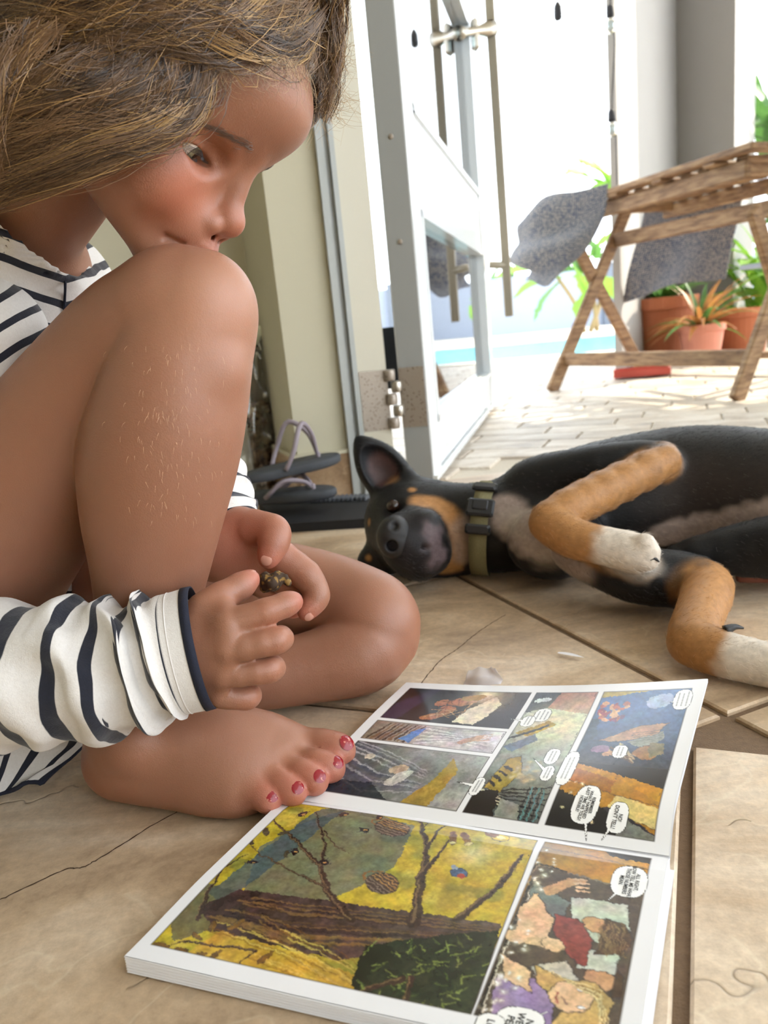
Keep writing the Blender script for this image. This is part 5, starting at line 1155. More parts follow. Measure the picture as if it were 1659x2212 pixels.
for fm, ct, sp, wv, rd, gd in sets:
    P, C_ = fill_family(fm, ct, sp, wv, rd, gd); rr_ = rd * hr.uniform(.6, 1.3, len(P)); Vs, Fs, Cs = strands(P, rr_, rr_ * .5, C_); part('hair_strands', Vs, Fs, M_HAIR, HAIR, cols=Cs, smooth=False, kind='stuff')
crown = []; cc = []                                                      # hair lying over the crown and the back of the head
for k in range(1900):
    az = hr.uniform(-math.pi, math.pi); side = abs(az) < 1.0; e0_ = hr.uniform(.6, 1.5); e1_ = hr.uniform(.75, .95) if side else hr.uniform(-.5, .3)
    el = np.linspace(max(e0_, e1_ + .3), e1_, 18); a_ = az + .35 * np.sin(np.linspace(0, 2.2, 18) + hr.random() * .6) + hr.normal(0, .03) + .05 * np.sin(np.linspace(0, 9, 18) + hr.random() * 6)
    g = 1 + abs(hr.normal(0, .022)) + .008 * np.sin(np.linspace(0, 12, 18) + hr.random() * 6)
    f_, s_, u_ = capc[0] + capr[0] * g * np.cos(el) * np.cos(a_), capc[1] + capr[1] * g * np.cos(el) * np.sin(a_), capc[2] + capr[2] * g * np.sin(el)
    crown.append(HP + hk * (f_[:, None] * HF_ + s_[:, None] * HS + u_[:, None] * HU)); r_ = hr.random(); cc.append(np.array(hx('2b1d15')) * (1 - r_) + np.array(hx('856443')) * r_)
Vs, Fs, Cs = strands(np.array(crown), hr.uniform(.00016, .0003, len(crown)), np.full(len(crown), .0001), np.array(cc)); part('hair_strands', Vs, Fs, M_HAIR, HAIR, cols=Cs, smooth=False, kind='stuff')
locks = []; lc = []
for fm, ct in ((fam2, 26), (fam3, 46), (fam1, 10)):                      # wavy locks give the mass its body
    P, C_ = fill_family(fm, ct, .0012, .0016, 1, .1)
    for c, col_ in zip(P, C_): locks.append(c - (c - hl_(*capc)) * .012); lc.append(col_ * .8)
P = np.array(locks); Vs, Fs, Cs = strands(P, hr.uniform(.0016, .0034, len(P)), hr.uniform(.0006, .0012, len(P)), np.array(lc)); part('hair_locks', Vs, Fs, M_HAIR, HAIR, cols=Cs, kind='stuff')
fly = []
for k in range(480):                                                  # loose flyaway hairs
    u0, v0 = hr.uniform(0, 730), hr.uniform(-20, 260)
    if v0 > 120 and u0 < 660: u0 = hr.uniform(670, 735)
    a = shell(u0, v0, 10); dd = CR * hr.normal(.4, .5) + CU * hr.normal(0, .5) - CF * hr.normal(0, .4); dd /= np.linalg.norm(dd); ln = hr.uniform(.008, .024); e = np.cross(dd, hr.normal(size=3)); e /= np.linalg.norm(e)
    fly.append(spline([a, a + dd * ln * .5 + e * ln * .15, a + dd * ln + e * ln * .5 * hr.normal()], 18))
P = np.array(fly); Vs, Fs, Cs = strands(P, np.full(len(P), .00009), np.full(len(P), .00005), np.tile(hx('b89a70'), (len(P), 1))); part('flyaway_hair', Vs, Fs, M_HAIR, HAIR, cols=Cs, smooth=False, kind='stuff')
bab = []
edge = spline(np.array([(462, 132), (500, 122), (560, 128), (620, 140), (668, 165), (694, 205), (690, 260)], float), 80)
for k in range(420):                                                  # short soft hairs along the hairline
    i = int(hr.random() * 79); p, nn = onskin(*(edge[i] + hr.normal(0, 7, 2)))
    if p is None or zc(p) > .6: continue
    ln = hr.uniform(.006, .02); d = -VU * hr.uniform(.3, 1) + VR * hr.normal(-.25, .55); d -= nn * (d @ nn) * .9; d /= np.linalg.norm(d); e = np.cross(d, nn) * hr.choice((-1, 1))
    bab.append(spline([p - d * .003 + nn * .001, p + d * ln * .4 + nn * .0018, p + d * ln * .8 + e * ln * .3 + nn * .0014, p + d * ln * .85 + e * ln * .6 + nn * .001], 18))
P = np.array(bab); bc_ = np.where(hr.random((len(P), 1)) < .5, np.array(hx('b89a70')), np.array(hx('7a5c40'))); Vs, Fs, Cs = strands(P, np.full(len(P), .00009), np.full(len(P), .00004), bc_); part('baby_hair', Vs, Fs, M_HAIR, HAIR, cols=Cs, smooth=False, kind='stuff')
# fine pale hairs on the shin
sh_ = []
for k in range(130):
    u0, v0 = hr.normal(370, 55), hr.uniform(740, 1130); d = ray(u0, v0); h = bvt.ray_cast(Vector(CAMP), Vector(d / np.linalg.norm(d)))
    if h[0] is None: continue
    p = np.array(h[0]); nn = np.array(h[1]); dd = -CU * .8 + CR * hr.normal(.05, .3) + nn * .55; dd /= np.linalg.norm(dd); ln = hr.uniform(.002, .0042); sh_.append(spline([p, p + dd * ln * .5 + nn * .0004, p + dd * ln - CU * .0006], 6))
P = np.array(sh_); Vs, Fs, Cs = strands(P, np.full(len(P), .00006), np.full(len(P), .00003), np.tile(hx('d9b48c'), (len(P), 1))); part('shin_hair', Vs, Fs, M_HAIR, BODY, cols=Cs, smooth=False, kind='stuff')

# ================================================================ the striped top
def stripemat(name):
    t = NT(name); uvn = t.uv(); s = t.n('SeparateXYZ'); t.set(s.inputs[0], uvn); x = t.math('ADD', s.outputs[0], t.math('MULTIPLY', t.noise(t.pos(), 60, 2), .06)); f = t.math('FRACT', x)
    m = t.ramp(f, [(0, (0, 0, 0)), (.645, (0, 0, 0)), (.66, (1, 1, 1)), (.945, (1, 1, 1)), (.96, (0, 0, 0))]); n = t.noise(t.pos(), 700, 3)
    t.p(Base__Color=t.mix(m, t.mix(n, hx('d3cec9'), hx('e4e0dc')), t.mix(n, hx('11131f'), hx('1b1f30'))), Roughness=.9, Sheen__Weight=.25)
    t.bump(t.math('ADD', t.noise(t.pos(), 1500, 2), t.math('MULTIPLY', t.noise(t.pos(), 130, 4), 2.5)), .25, .0012); return t.m
M_STR = stripemat('striped_jersey'); M_NAVY = plain('navy_binding', hx('181c2e'), .85, .15, 500, .3); M_WHT = plain('white_jersey', hx('ddd8d4'), .9, .05, 500, .3)
# trunk of the top
sf = Field((-.50, .42, 0), (-.10, .72, .47), .0032)
sf.cone(pel + (-.01, 0, 0), che, .098, .083, 0); sf.cone(che, sho, .083, .073, .02); sf.cone(sho + (-.01, -.035, -.006), sho + (.012, .07, -.008), .046, .042, .02)
ub = at(-16, 716, .512)
nk0, nk1 = sho + (hl_(-70, 0, -60) - sho) * .15, hl_(-70, 0, -60); dnk = (nk1 - nk0) / np.linalg.norm(nk1 - nk0)
sf.cone(sho, nk1, .047, .046, .008)
sf.cone(nk0 + dnk * .0 , nk1 + dnk * .08, .0375, .062, .003, '-')
sf.half(sho + dnk * .062 + (.0, .0, 0), dnk + CF * .55 - CR * .1, .003, lo=np.minimum(sho, nk1) - .08, hi=np.maximum(sho, nk1) + .1)
sf.half((0, 0, .001), (0, 0, -1))
Vt, Qt = sf.mesh(); Vt = relax(Vt, Qt, 2); cN = vnoise(Vt * [1.0, 1.0, 1.6], 34, 8) * .003 + vnoise(Vt, 75, 9) * .0013
uT, vT = proj(Vt); gx = (Vt - che); gx /= np.linalg.norm(gx, axis=1)[:, None]; Vt = Vt + gx * cN[:, None]
axis = (sho - pel) / np.linalg.norm(sho - pel)
st = np.where(uT < 140, (vT - .33 * uT) / 57., (vT + .28 * (uT - 140) - 46) / 57.) + .12 * vnoise(Vt, 40, 3)
TOP_ = part('striped_top', Vt, Qt.astype(np.int32), M_STR, girl, uv=np.c_[st, st * 0])
af = Field((-.48, .42, .05), (-.15, .62, .46), .0024); af.cone(at(-110, 560, .545), ub, .032, .0315, .0); af.cone(ub, at(-270, 1390, .478), .0315, .040, .01)
Va, Qa = af.mesh(); Va = relax(Va, Qa, 2); ga = Va - (at(-60, 640, .53)); ga /= np.linalg.norm(ga, axis=1)[:, None]; Va = Va + ga * (vnoise(Va, 45, 8) * .003 + vnoise(Va, 90, 9) * .0012)[:, None]
uA, vA = proj(Va); sa = (vA + .62 * uA) / 66. + .1 * vnoise(Va, 40, 5); part('upper_sleeve', Va, Qa.astype(np.int32), M_STR, girl, uv=np.c_[sa, sa * 0])
def tubeon(nm, pts, r, mat, par): m = MB(); m.tube(spline(pts, 30), r, 8); return m.build(nm, mat, par, smooth=True)
dgx = bpy.context.evaluated_depsgraph_get(); tb = BVHTree.FromObject(TOP_, dgx)
def onbody(u, v, lift=.001):
    d = ray(u, v); d = d / np.linalg.norm(d); h = tb.ray_cast(Vector(CAMP - np.array(TOP_.matrix_world.translation) * 0), Vector(d))
    return (np.array(h[0]) - d * lift) if h[0] is not None else at(u, v, .54)
tubeon('placket_seam', [onbody(u, v) for u, v in ((141, 584), (141, 610), (140, 645), (138, 682))], .0009, M_NAVY, TOP_)
# near sleeve, bunched towards the cuff
def sleeve(pts, rad, n, m, stripes, ph, amp, cuff):
    A = spline(np.array([np.append(at(u, v, y), px(at(u, v, y), r)) for (u, v, y), r in zip(pts, rad)]), n); P, R = A[:, :3], A[:, 3]; T, Nn, B = frames(P)
    t = np.linspace(0, 1, n)[:, None]; th = np.linspace(0, 2 * math.pi, m, endpoint=False)[None]
    c = sst(cuff - .06, cuff, t); bunch = (.35 + .9 * sst(.2, cuff, t)) * (1 - c)
    P3 = np.stack([np.cos(th) * 1.2 + 0 * t, np.sin(th) * 1.2 + 0 * t, t * 7 + 0 * th], -1)
    tw = t * 7.5 + .35 * np.sin(th + 1 + ph) + .22 * np.sin(2 * th + 3 * t + ph) + .25 * vnoise(P3, 1.3, 3); w = np.sin(2 * math.pi * tw); w = np.sign(w) * np.abs(w) ** .8
    soft = vnoise(P3, 1.6, 7) * .5 + vnoise(P3, 3.4, 8) * .35
    rr2 = R[:, None] * (1 + amp * bunch * w + amp * 1.1 * soft * (1 - c)) * (1 + .0 * c)
    V = P[:, None] + rr2[..., None] * (np.cos(th)[..., None] * Nn[:, None] + np.sin(th)[..., None] * B[:, None])
    V = V + T[:, None] * (amp * .38 * R[:, None] * np.cos(2 * math.pi * tw) * bunch)[..., None]
    uvx = stripes * t + .10 * np.sin(th + ph) + .05 * vnoise(P3, 2, 5)
    inner = P[:, None] + (rr2[..., None] - .0016) * (np.cos(th)[..., None] * Nn[:, None] + np.sin(th)[..., None] * B[:, None])
    inner[-1] = V[-1] - T[-1] * .0 - (V[-1] - P[-1]) * .04
    Vv = np.vstack([V.reshape(-1, 3), inner[::-1].reshape(-1, 3)]); Fq = gridF(2 * n, m, True)
    return Vv, Fq, np.c_[np.concatenate([uvx.ravel(), uvx[::-1].ravel()]), np.zeros(2 * n * m)], V, T
Vv, Fq, uvs, ring, T = sleeve([(-290, 1420, .474), (-190, 1480, .440), (-60, 1468, .418), (80, 1456, .408), (210, 1450, .406), (310, 1432, .408), (372, 1414, .410), (420, 1402, .412)], [150, 166, 160, 152, 150, 142, 132, 133], 220, 96, 11, .4, .1, .86)
n_, m_ = 220, 96; tt_ = np.repeat(np.linspace(0, 1, n_), m_); sx = np.concatenate([tt_, tt_[::-1]])
uvs[:, 0] = np.where(sx > .875, .3, uvs[:, 0])
SLV = part('sleeve', Vv, Fq, M_STR, girl, uv=uvs)
def binding(nm, R1, th, par, T1):
    loop = np.vstack([R1, R1[:1]]); c = R1.mean(0); P = []; k = len(R1)
    for a, o in ((0, 0), (0, .0005), (1, .0003), (1, -.0007), (0, -.0007)): d = (R1 - c); d /= np.linalg.norm(d, axis=1)[:, None]; P.append(R1 + d * o + T1 * th * a)
    P.append(P[0]); V = np.vstack(P); return part(nm, V, gridF(6, k, True), M_NAVY, par)
binding('cuff_binding', ring[-1], .0052, SLV, T[-1])
m = MB(); k = ring[int(220 * .9)]; m.tube(np.vstack([k, k[:1]]), .0004, 5, cap=False); m.build('cuff_seam', M_WHT, SLV, smooth=True)
# far sleeve behind the shin
Vv, Fq, uvs, ring, T = sleeve([(330, 820, .60), (395, 950, .575), (440, 1050, .55), (468, 1115, .531), (484, 1150, .523)], [100, 98, 96, 88, 82], 120, 72, 6.0, 2.0, .06, .84)
SL2 = part('sleeve', Vv, Fq, M_STR, girl, uv=uvs); binding('cuff_binding', ring[-1], .004, SL2, T[-1])
# shirt tail lying on the floor
rows = [[fl(-60, 1590, .05), fl(60, 1572, .05), fl(190, 1560, .035)], [fl(-60, 1640, .03), fl(50, 1618, .028), fl(192, 1592, .016)], [fl(-60, 1700, .012), fl(30, 1676, .012), fl(150, 1640, .008)], [fl(-60, 1740, .004), fl(10, 1712, .004), fl(90, 1692, .004)]]
o, Gs = sheet('shirt_tail', rows, M_STR, .0035, 1.4, .7, 60, .0012)
me = o.data; l = me.uv_layers[0]; 
uvd = np.zeros(len(me.loops) * 2, np.float32); l.data.foreach_get('uv', uvd); uvd = uvd.reshape(-1, 2); l.data.foreach_set('uv', np.c_[uvd[:, 1] * 4.2 + uvd[:, 0] * .6, uvd[:, 0]].astype(np.float32).ravel()); keep(o, girl)
tubeon('hem_binding', list(Gs[-1][::8]) + [Gs[-1][-1]] + list(Gs[::-1, -1][4::8]), .0016, M_NAVY, o)
# the little brown bit between the fingers
sn = at(588, 1256, .452); f = Field(sn - .014, sn + .014, .0007)
for k in range(16): f.ell(sn + CR * hr.normal(0, .0038) + CU * hr.normal(0, .0018) - CF * hr.normal(0, .0022), hr.uniform(.0022, .0038), k=.0022)
Vk, Qk = f.mesh(); Vk = Vk + (vnoise(Vk, 900, 4) * .0006)[:, None] * CU; kc = np.where((vnoise(Vk, 500, 6) > .3)[:, None], np.array(hx('8a6a34')), np.array(hx('3a2716')))
t = NT('dry_seed_pod'); t.p(Base__Color=t.col(), Roughness=.8)
mk('seed_pod', Vk, Qk.astype(np.int32), t.m, None, True, cols=kc, label='small crumbly brown bit held between the child\'s fingers', category='seed pod')
# ================================================================ the dog, lying on its side with its muzzle towards the reader
DR = .0022
dogf = Field((-.06, .47, -.004), (.78, 1.08, .26), DR)
def dnew(): f = Field.__new__(Field); f.lo = dogf.lo; f.res = DR; f.n = dogf.n; f.D = np.full(dogf.n, .05, np.float32); return f
def dmerge(f, k): dogf.put(tuple(slice(0, dogf.n[i]) for i in range(3)), f.D, k, '+')
TOR = [JF(1130, 1120, .055, 92), JF(1230, 1100, .060, 108), JF(1350, 1080, .064, 122), JF(1500, 1065, .067, 131), JF(1660, 1075, .067, 130), JF(1800, 1100, .062, 122)]
chainJ(dogf, TOR, .02)
dogf.ell(JF(1200, 1170, .048, 1)[0], [.050, .034, .040], k=.02); dogf.ell(JF(1180, 1060, .085, 1)[0], .036, k=.02)                                                                   # shoulder
NK = [J(930, 1140, .872, 92), JF(1052, 1140, .050, 92), JF(1150, 1125, .055, 95)]
hdg = dnew()
chainJ(hdg, NK, .01)
hdg.ell(*(lambda j: (j[0], [j[1]] * 3))(J(885, 1128, .868, 98)), k=.02); hdg.ell(*(lambda j: (j[0], [j[1]] * 3))(J(938, 1162, .862, 98)), k=.02)
mz0, mz1 = J(890, 1150, .845, 80), J(892, 1176, .782, 70)
hdg.cone(mz0[0], mz1[0], mz0[1], mz1[1], .018)
hdg.ell(J(862, 1160, .776, 1)[0], [px(mz1[0], q) for q in (44, 50, 46)], k=.012)                                    # bridge ending at the nose
hdg.ell(J(918, 1146, .778, 1)[0], [px(mz1[0], q) for q in (42, 44, 46)], k=.010); hdg.ell(J(908, 1214, .778, 1)[0], [px(mz1[0], q) for q in (44, 44, 40)], k=.010)   # lips
hdg.ell(J(940, 1192, .786, 1)[0], [px(mz1[0], q) for q in (36, 46, 42)], k=.008)                                    # chin
hdg.cone(J(868, 1178, .758, 1)[0], J(950, 1186, .748, 1)[0], .0018, .0026, .003, '-'); hdg.cone(J(948, 1150, .745, 1)[0], J(955, 1235, .745, 1)[0], .002, .002, .003, '-')
hdg.ell(J(848, 1096, .815, 1)[0], .011, k=.008, op='-')
e0, e1 = J(862, 1062, .88, 1)[0], J(792, 972, .885, 1)[0]                                                           # standing ear: a cupped leaf
ax = (e1 - e0) / np.linalg.norm(e1 - e0); sdv = np.cross(CF, ax); sdv /= np.linalg.norm(sdv); nv = np.cross(ax, sdv); EA = np.array([ax, sdv, nv])
ear = dnew(); ear.ell(e0 + (e1 - e0) * .40, (.048, .0285, .016), EA, 0); ear.ell(e0 + (e1 - e0) * .84, (.030, .0115, .009), EA, .012)
toc = -CF * .012; ear.ell(e0 + (e1 - e0) * .46 - CF * .014 , (.038, .021, .014), EA, .003, '-')
ear.cone(J(880, 1030, .872, 1)[0], J(900, 1075, .868, 1)[0], .009, .013, .010)
hdg.put(tuple(slice(0, dogf.n[i]) for i in range(3)), ear.D, .010, '+'); ear = None
hdg.ell(J(812, 1215, .86, 1)[0], (.022, .016, .022), k=.014)                                                        # other ear, folded under
dmerge(hdg, .012); hdg = None
UL = [JF(1150, 1050, .095, 56), J(1290, 1015, .80, 50), J(1428, 992, .785, 40)]; UF = [J(1432, 998, .772, 38), J(1300, 1062, .728, 41), J(1190, 1118, .694, 40)]; UP = [J(1184, 1130, .690, 42), J(1245, 1165, .670, 40), J(1330, 1184, .652, 38), J(1380, 1196, .642, 39)]
f = dnew(); chainJ(f, UL, 0, .01); dmerge(f, .012)
f = dnew(); chainJ(f, UF, 0, .008); dmerge(f, .004)
f = dnew(); chainJ(f, UP, 0, .006)
for du, dv, r in ((1392, 1172, 20), (1402, 1192, 21), (1400, 1212, 20)): j = J(du, dv, .634, r); f.ell(j[0], [j[1] * 1.2, j[1], j[1]], k=.004)
dmerge(f, .004)
LLg = [JF(1235, 1190, .052, 44), JF(1330, 1228, .042, 47), JF(1390, 1245, .036, 49), JF(1455, 1250, .032, 50), JF(1530, 1264, .028, 47)]; LF = [JF(1532, 1272, .029, 50), JF(1510, 1330, .026, 46), JF(1490, 1385, .0225, 46)]; LP = [JF(1496, 1390, .022, 48), JF(1560, 1412, .0195, 45), JF(1640, 1432, .0175, 43), JF(1710, 1446, .017, 42)]
f = dnew(); chainJ(f, LLg, 0, .012); dmerge(f, .012)
f = dnew(); chainJ(f, LF, 0, .008); chainJ(f, LP, .006, .006); dmerge(f, .008)
f = dnew(); chainJ(f, [JF(1740, 1175, .05, 70), JF(1600, 1188, .042, 52), JF(1455, 1196, .042, 18)], 0, .01); dmerge(f, .004)     # hind leg drawn up
f = dnew(); chainJ(f, [JF(1600, 1248, .009, 11), JF(1720, 1246, .011, 15)], 0, .004); dmerge(f, .0)
f = None
dogf.half((0, 0, .0006), (0, 0, -1), .003)
V, Q = dogf.mesh(); dogf = None; V = relax(V, Q, 2)
BLK, BRN, TAN, WHT, GRY = (np.array(hx(c)) for c in ('0d0d10', '2f2724', 'a57646', 'd6cabb', '9c8b82'))
bdog = BVHTree.FromPolygons(V.tolist(), Q.tolist())
nz = vnoise(V, 45, 1) * .5 + vnoise(V, 130, 2) * .5; dc = np.tile(BLK, (len(V), 1))
def dpatch(pts, r, col, soft=.012, rag=.008, a=1.0, side=None):
    """colour laid over the coat within r of a line through the given places"""
    global dc
    pts = [np.asarray(p, float) for p in pts]; d = np.full(len(V), 1e9)
    for i in range(max(1, len(pts) - 1)):
        p, e = pts[i], (pts[i + 1] - pts[i] if len(pts) > 1 else np.zeros(3)); t = np.clip(((V - p) @ e) / (e @ e + 1e-12), 0, 1); d = np.minimum(d, np.linalg.norm(V - p - t[:, None] * e, axis=1))
    w = sst(r + soft, r - soft, d + nz * rag)
    if side is not None: w = w * sst(-.01, .01, (V - side[0]) @ side[1])
    dc = dc * (1 - a * w[:, None]) + a * w[:, None] * col
def P_(u, v, y=None):
    """the place on the coat that a measured point shows"""
    d = ray(u, v); h = bdog.ray_cast(Vector(CAMP), Vector(d / np.linalg.norm(d))); return np.array(h[0]) if h[0] is not None else at(u, v, y or .8)
dpatch([P_(1480, 1070, .76), P_(1640, 1080, .77)], .045, BRN, .03, .015, .8)                     # sparse belly
dpatch([P_(u, 1158 - (u - 1430) * .2) for u in range(1430, 1661, 23)], .015, GRY * 1.2, .005, .005)
dpatch([P_(1095, 1105), P_(1140, 1160), P_(1195, 1205), P_(1240, 1225)], .021, GRY, .007, .008)   # chest
dpatch([P_(1110, 1130), P_(1190, 1205)], .012, WHT * .85, .014, .01, .6)
for pl, r in ((UF, .0235), (UP, .027)): dpatch([j[0] for j in pl], r, TAN, .004, .003)
dpatch([J(1436, 988, .78, 1)[0]], .016, GRY, .006, .01, .7)
dpatch([UL[0][0], UL[1][0], UL[2][0] + (-.02, .01, .012)], .024, BLK, .010, .006, .96, (UF[1][0], np.array([0, .5, 1.])))
dpatch([J(1345, 1188, .645, 1)[0], J(1400, 1200, .636, 1)[0]], .026, WHT, .006, .006)
dpatch([LF[0][0] + (-.006, -.01, 0), LF[1][0], LF[2][0]], .034, TAN * 1.12, .006, .006); dpatch([j[0] for j in LP], .036, TAN, .005, .004); dpatch([LLg[1][0] + (.01, 0, 0), LLg[3][0]], .032, BLK, .008, .008, .96)
dpatch([LP[2][0] + (.006, -.004, 0), LP[3][0]], .034, WHT, .006, .008)
dpatch([JF(1760, 1175, .05, 1)[0], JF(1600, 1188, .042, 1)[0], JF(1450, 1196, .042, 1)[0]], .030, BLK, .006, .006); dpatch([JF(1600, 1248, .009, 1)[0], JF(1720, 1246, .011, 1)[0]], .013, np.array(hx('8f5544')), .003, .001)
ring_ = [P_(905, 1082), P_(945, 1088), P_(982, 1125), P_(994, 1175), P_(980, 1225), P_(945, 1252), P_(900, 1262)]
dpatch(ring_, .010, TAN * 1.1, .005, .004); dpatch([P_(1000, 1140, .815), P_(1005, 1200, .81)], .013, GRY, .008, .005, .7)
dpatch([P_(895, 1165, .765)], .034, np.array(hx('1c191c')), .005, .004); dpatch([P_(925, 1150, .752), P_(945, 1200, .752)], .011, np.array(hx('6f5f62')), .008, .012, .8)
for u, v, y in ((797, 1128, .835), (796, 1205, .83), (890, 1058, .85)): dpatch([P_(u, v, y)], .004, TAN, .002, .001)
dpatch([e0 + (e1 - e0) * .3, e0 + (e1 - e0) * .62], .015, np.array(hx('5a403c')), .005, .003, 1, (e0 - CF * .004, -CF)); dpatch([e0 + (e1 - e0) * .12 - sdv * .0 - CF * .01], .011, TAN, .005, .003, .8)
dc = np.clip(dc * (1 + .16 * vnoise(V, 420, 5)[:, None] + .1 * vnoise(V * [1, 1, 3], 160, 7)[:, None]), 0, 1)
t = NT('short_glossy_coat'); g = t.noise(t.map(t.pos(), (500, 900, 900)), 1, 4); t.p(Base__Color=t.col(), Roughness=t.math('ADD', t.math('MULTIPLY', g, .25), .36), Specular__IOR__Level=.3, Sheen__Weight=.03); t.bump(g, .35, .0012)
dog = empty('dog', (.25, .82, 0), label='black, tan and white dog lying on its side, facing the camera', category='dog')
DB_ = part('body', V, Q.astype(np.int32), t.m, dog, cols=dc)
# short fur standing a little off the coat
bd = BVHTree.FromObject(DB_, bpy.context.evaluated_depsgraph_get())
ids = hr.choice(len(V), 11000, replace=False); me = DB_.data; nrm = np.zeros(len(V) * 3, np.float32); me.vertices.foreach_get('normal', nrm); nrm = nrm.reshape(-1, 3)[ids]
dirv = np.array([.9, .1, -.25]) + hr.normal(0, .25, (len(ids), 3)); dirv -= nrm * (dirv * nrm).sum(1)[:, None]; dirv /= np.linalg.norm(dirv, axis=1)[:, None]
ln = hr.uniform(.004, .008, len(ids))[:, None]; A_ = V[ids] - nrm * .0006; P = np.stack([A_, A_ + dirv * ln * .5 + nrm * .0011, A_ + dirv * ln + nrm * .0012], 1)
Vs, Fs, Cs = strands(P, np.full(len(P), .00022), np.full(len(P), .00005), np.clip(dc[ids], 0, 1)); part('fur', Vs, Fs, M_HAIR, DB_, cols=Cs, smooth=False, kind='stuff')
# nose leather, eye, claws
M_NOSE = plain('wet_nose', (.012, .011, .012), .25, .3, 500, .5)
P_ = lambda u, v, y: at(u, v, y)
nf = Field(P_(846, 1160, .755) - .036, P_(846, 1160, .755) + .036, .001); nc_ = P_(852, 1160, .760)
nf.ell(nc_, (.0185, .013, .0225), np.array([CR, CF, CU]), 0)
for dv, du in ((-23, 6), (22, 0)): nf.ell(P_(846 + du, 1158 + dv, .747), (.0056, .009, .0054), np.array([CR, CF, CU]), .003, '-')
nf.cone(P_(850, 1160, .744), P_(886, 1164, .750), .0009, .0009, .0015, '-')
Vn, Qn = nf.mesh(); part('nose', Vn, Qn.astype(np.int32), M_NOSE, dog)
m = MB(); c = P_(850, 1094, .826); m.lathe([(max(.03, math.sin(a)) * .0078, -math.cos(a) * .0078) for a in np.linspace(0, math.pi, 14)], c, 18); m.build('eye', plain('dark_brown_eye', hx('2a1a12'), .08, .2, 200, 0), dog, smooth=True)
def claw(a, b, r): m = MB(); m.tube(spline([a, (a + b) / 2 + (0, 0, .002), b], 8), np.linspace(r, r * .2, 8), 8); m.build('claw', M_NOSE, dog, smooth=True)
claw(J(1404, 1208, .628, 1)[0], J(1424, 1214, .626, 1)[0], .003); claw(J(1408, 1188, .630, 1)[0], J(1422, 1191, .628, 1)[0], .0022); claw(fl(1566, 1362, .036), fl(1606, 1357, .036), .0042)
# collar with a plastic buckle
ca_, cb_ = NK[1][0] - (NK[2][0] - NK[0][0]) * .0, NK[2][0]; ca_ = JF(1050, 1142, .050, 1)[0]
axc = (NK[2][0] - NK[0][0]); axc /= np.linalg.norm(axc); axc = axc + np.array([.10, 0, -.18]); axc /= np.linalg.norm(axc); s1 = np.cross(axc, (0, 0, 1)); s1 /= np.linalg.norm(s1); s2 = np.cross(s1, axc)
th = np.linspace(0, 2 * math.pi, 64, endpoint=False); rr3 = .0525 + .0006 * np.sin(3 * th); prof = [(-.0095, 0), (-.0095, .0016), (0, .0022), (.0095, .0016), (.0095, 0)]
Vr = []
for (xo, ro) in prof: 
    Q3 = ca_ + axc * xo + ((rr3 + ro)[:, None] * (np.cos(th)[:, None] * s1 + np.sin(th)[:, None] * s2)); Q3[:, 2] = np.maximum(Q3[:, 2], .001 + ro); Vr.append(Q3)
t = NT('olive_webbing'); w = t.noise(t.map(t.pos(), (900, 900, 900)), 1, 2); t.p(Base__Color=t.mix(w, hx('6d6748'), hx('928a66')), Roughness=.85); t.bump(w, .5, .001)
COLr = empty('dog_collar', ca_, label='olive webbing collar with a black plastic buckle around the dog\'s neck', category='collar'); part('strap', np.vstack(Vr), gridF(5, 64, True), t.m, COLr)
M_BUCK = plain('black_plastic', hx('26282c'), .35, .1, 60, .05)
def onring(a, lift): return ca_ + (.0525 + lift) * (math.cos(a) * s1 + math.sin(a) * s2)
tgt = P_(1050, 1108, .80) - ca_; ang = math.atan2(tgt @ s2, tgt @ s1)
for da, L_, W_, nm in ((.0, .020, .030, 'buckle'), (.52, .012, .027, 'buckle_slide'), (-.42, .011, .027, 'buckle_slide')):
    a = ang + da; c = onring(a, .0045); tn_ = -math.sin(a) * s1 + math.cos(a) * s2; nr = math.cos(a) * s1 + math.sin(a) * s2; m = MB(); m.box(c, (W_, L_, .006), axes=[axc, tn_, nr], bev=.002); b_ = m.build(nm, M_BUCK, COLr)
    if nm == 'buckle': m = MB(); m.box(c + nr * .003 + tn_ * .002, (W_ * .55, L_ * .6, .003), axes=[axc, tn_, nr], bev=.001); m.build('buckle_tongue', M_BUCK, b_)
# ================================================================ by the door: mat, flip-flops, bag of bark, white board, feather
M_MATR = plain('black_rubber', hx('17181d'), .75, .3, 250, .5)
mo = fl(690, 1120); mat_ = empty('door_mat', mo, label='thick black rubber mat with a ribbed edge lying behind the flip-flop', category='mat')
a_, b_ = fl(600, 1152), fl(800, 1140); c_, d_ = fl(800, 1092), fl(560, 1100)
def prism(q, z0, z1): return slab([p[:2] for p in q], z0, z1)
V, Fc = prism([a_, b_, c_, d_], 0, .014); part('mat_slab', V, Fc, M_MATR, mat_, smooth=False)
e0_, e1_ = d_[:2], c_[:2]
for k in range(26):
    p = e0_ + (e1_ - e0_) * (k + .5) / 26; m = MB(); m.box((p[0], p[1] - .012, .017), (.0045, .03, .007), bev=.0012, rz=math.atan2(*(e1_ - e0_)[::-1])); m.build('rib', plain('grey_rubber', hx('55585e'), .7, .1, 100, .2) if k == 0 else bpy.data.materials['grey_rubber'], mat_)
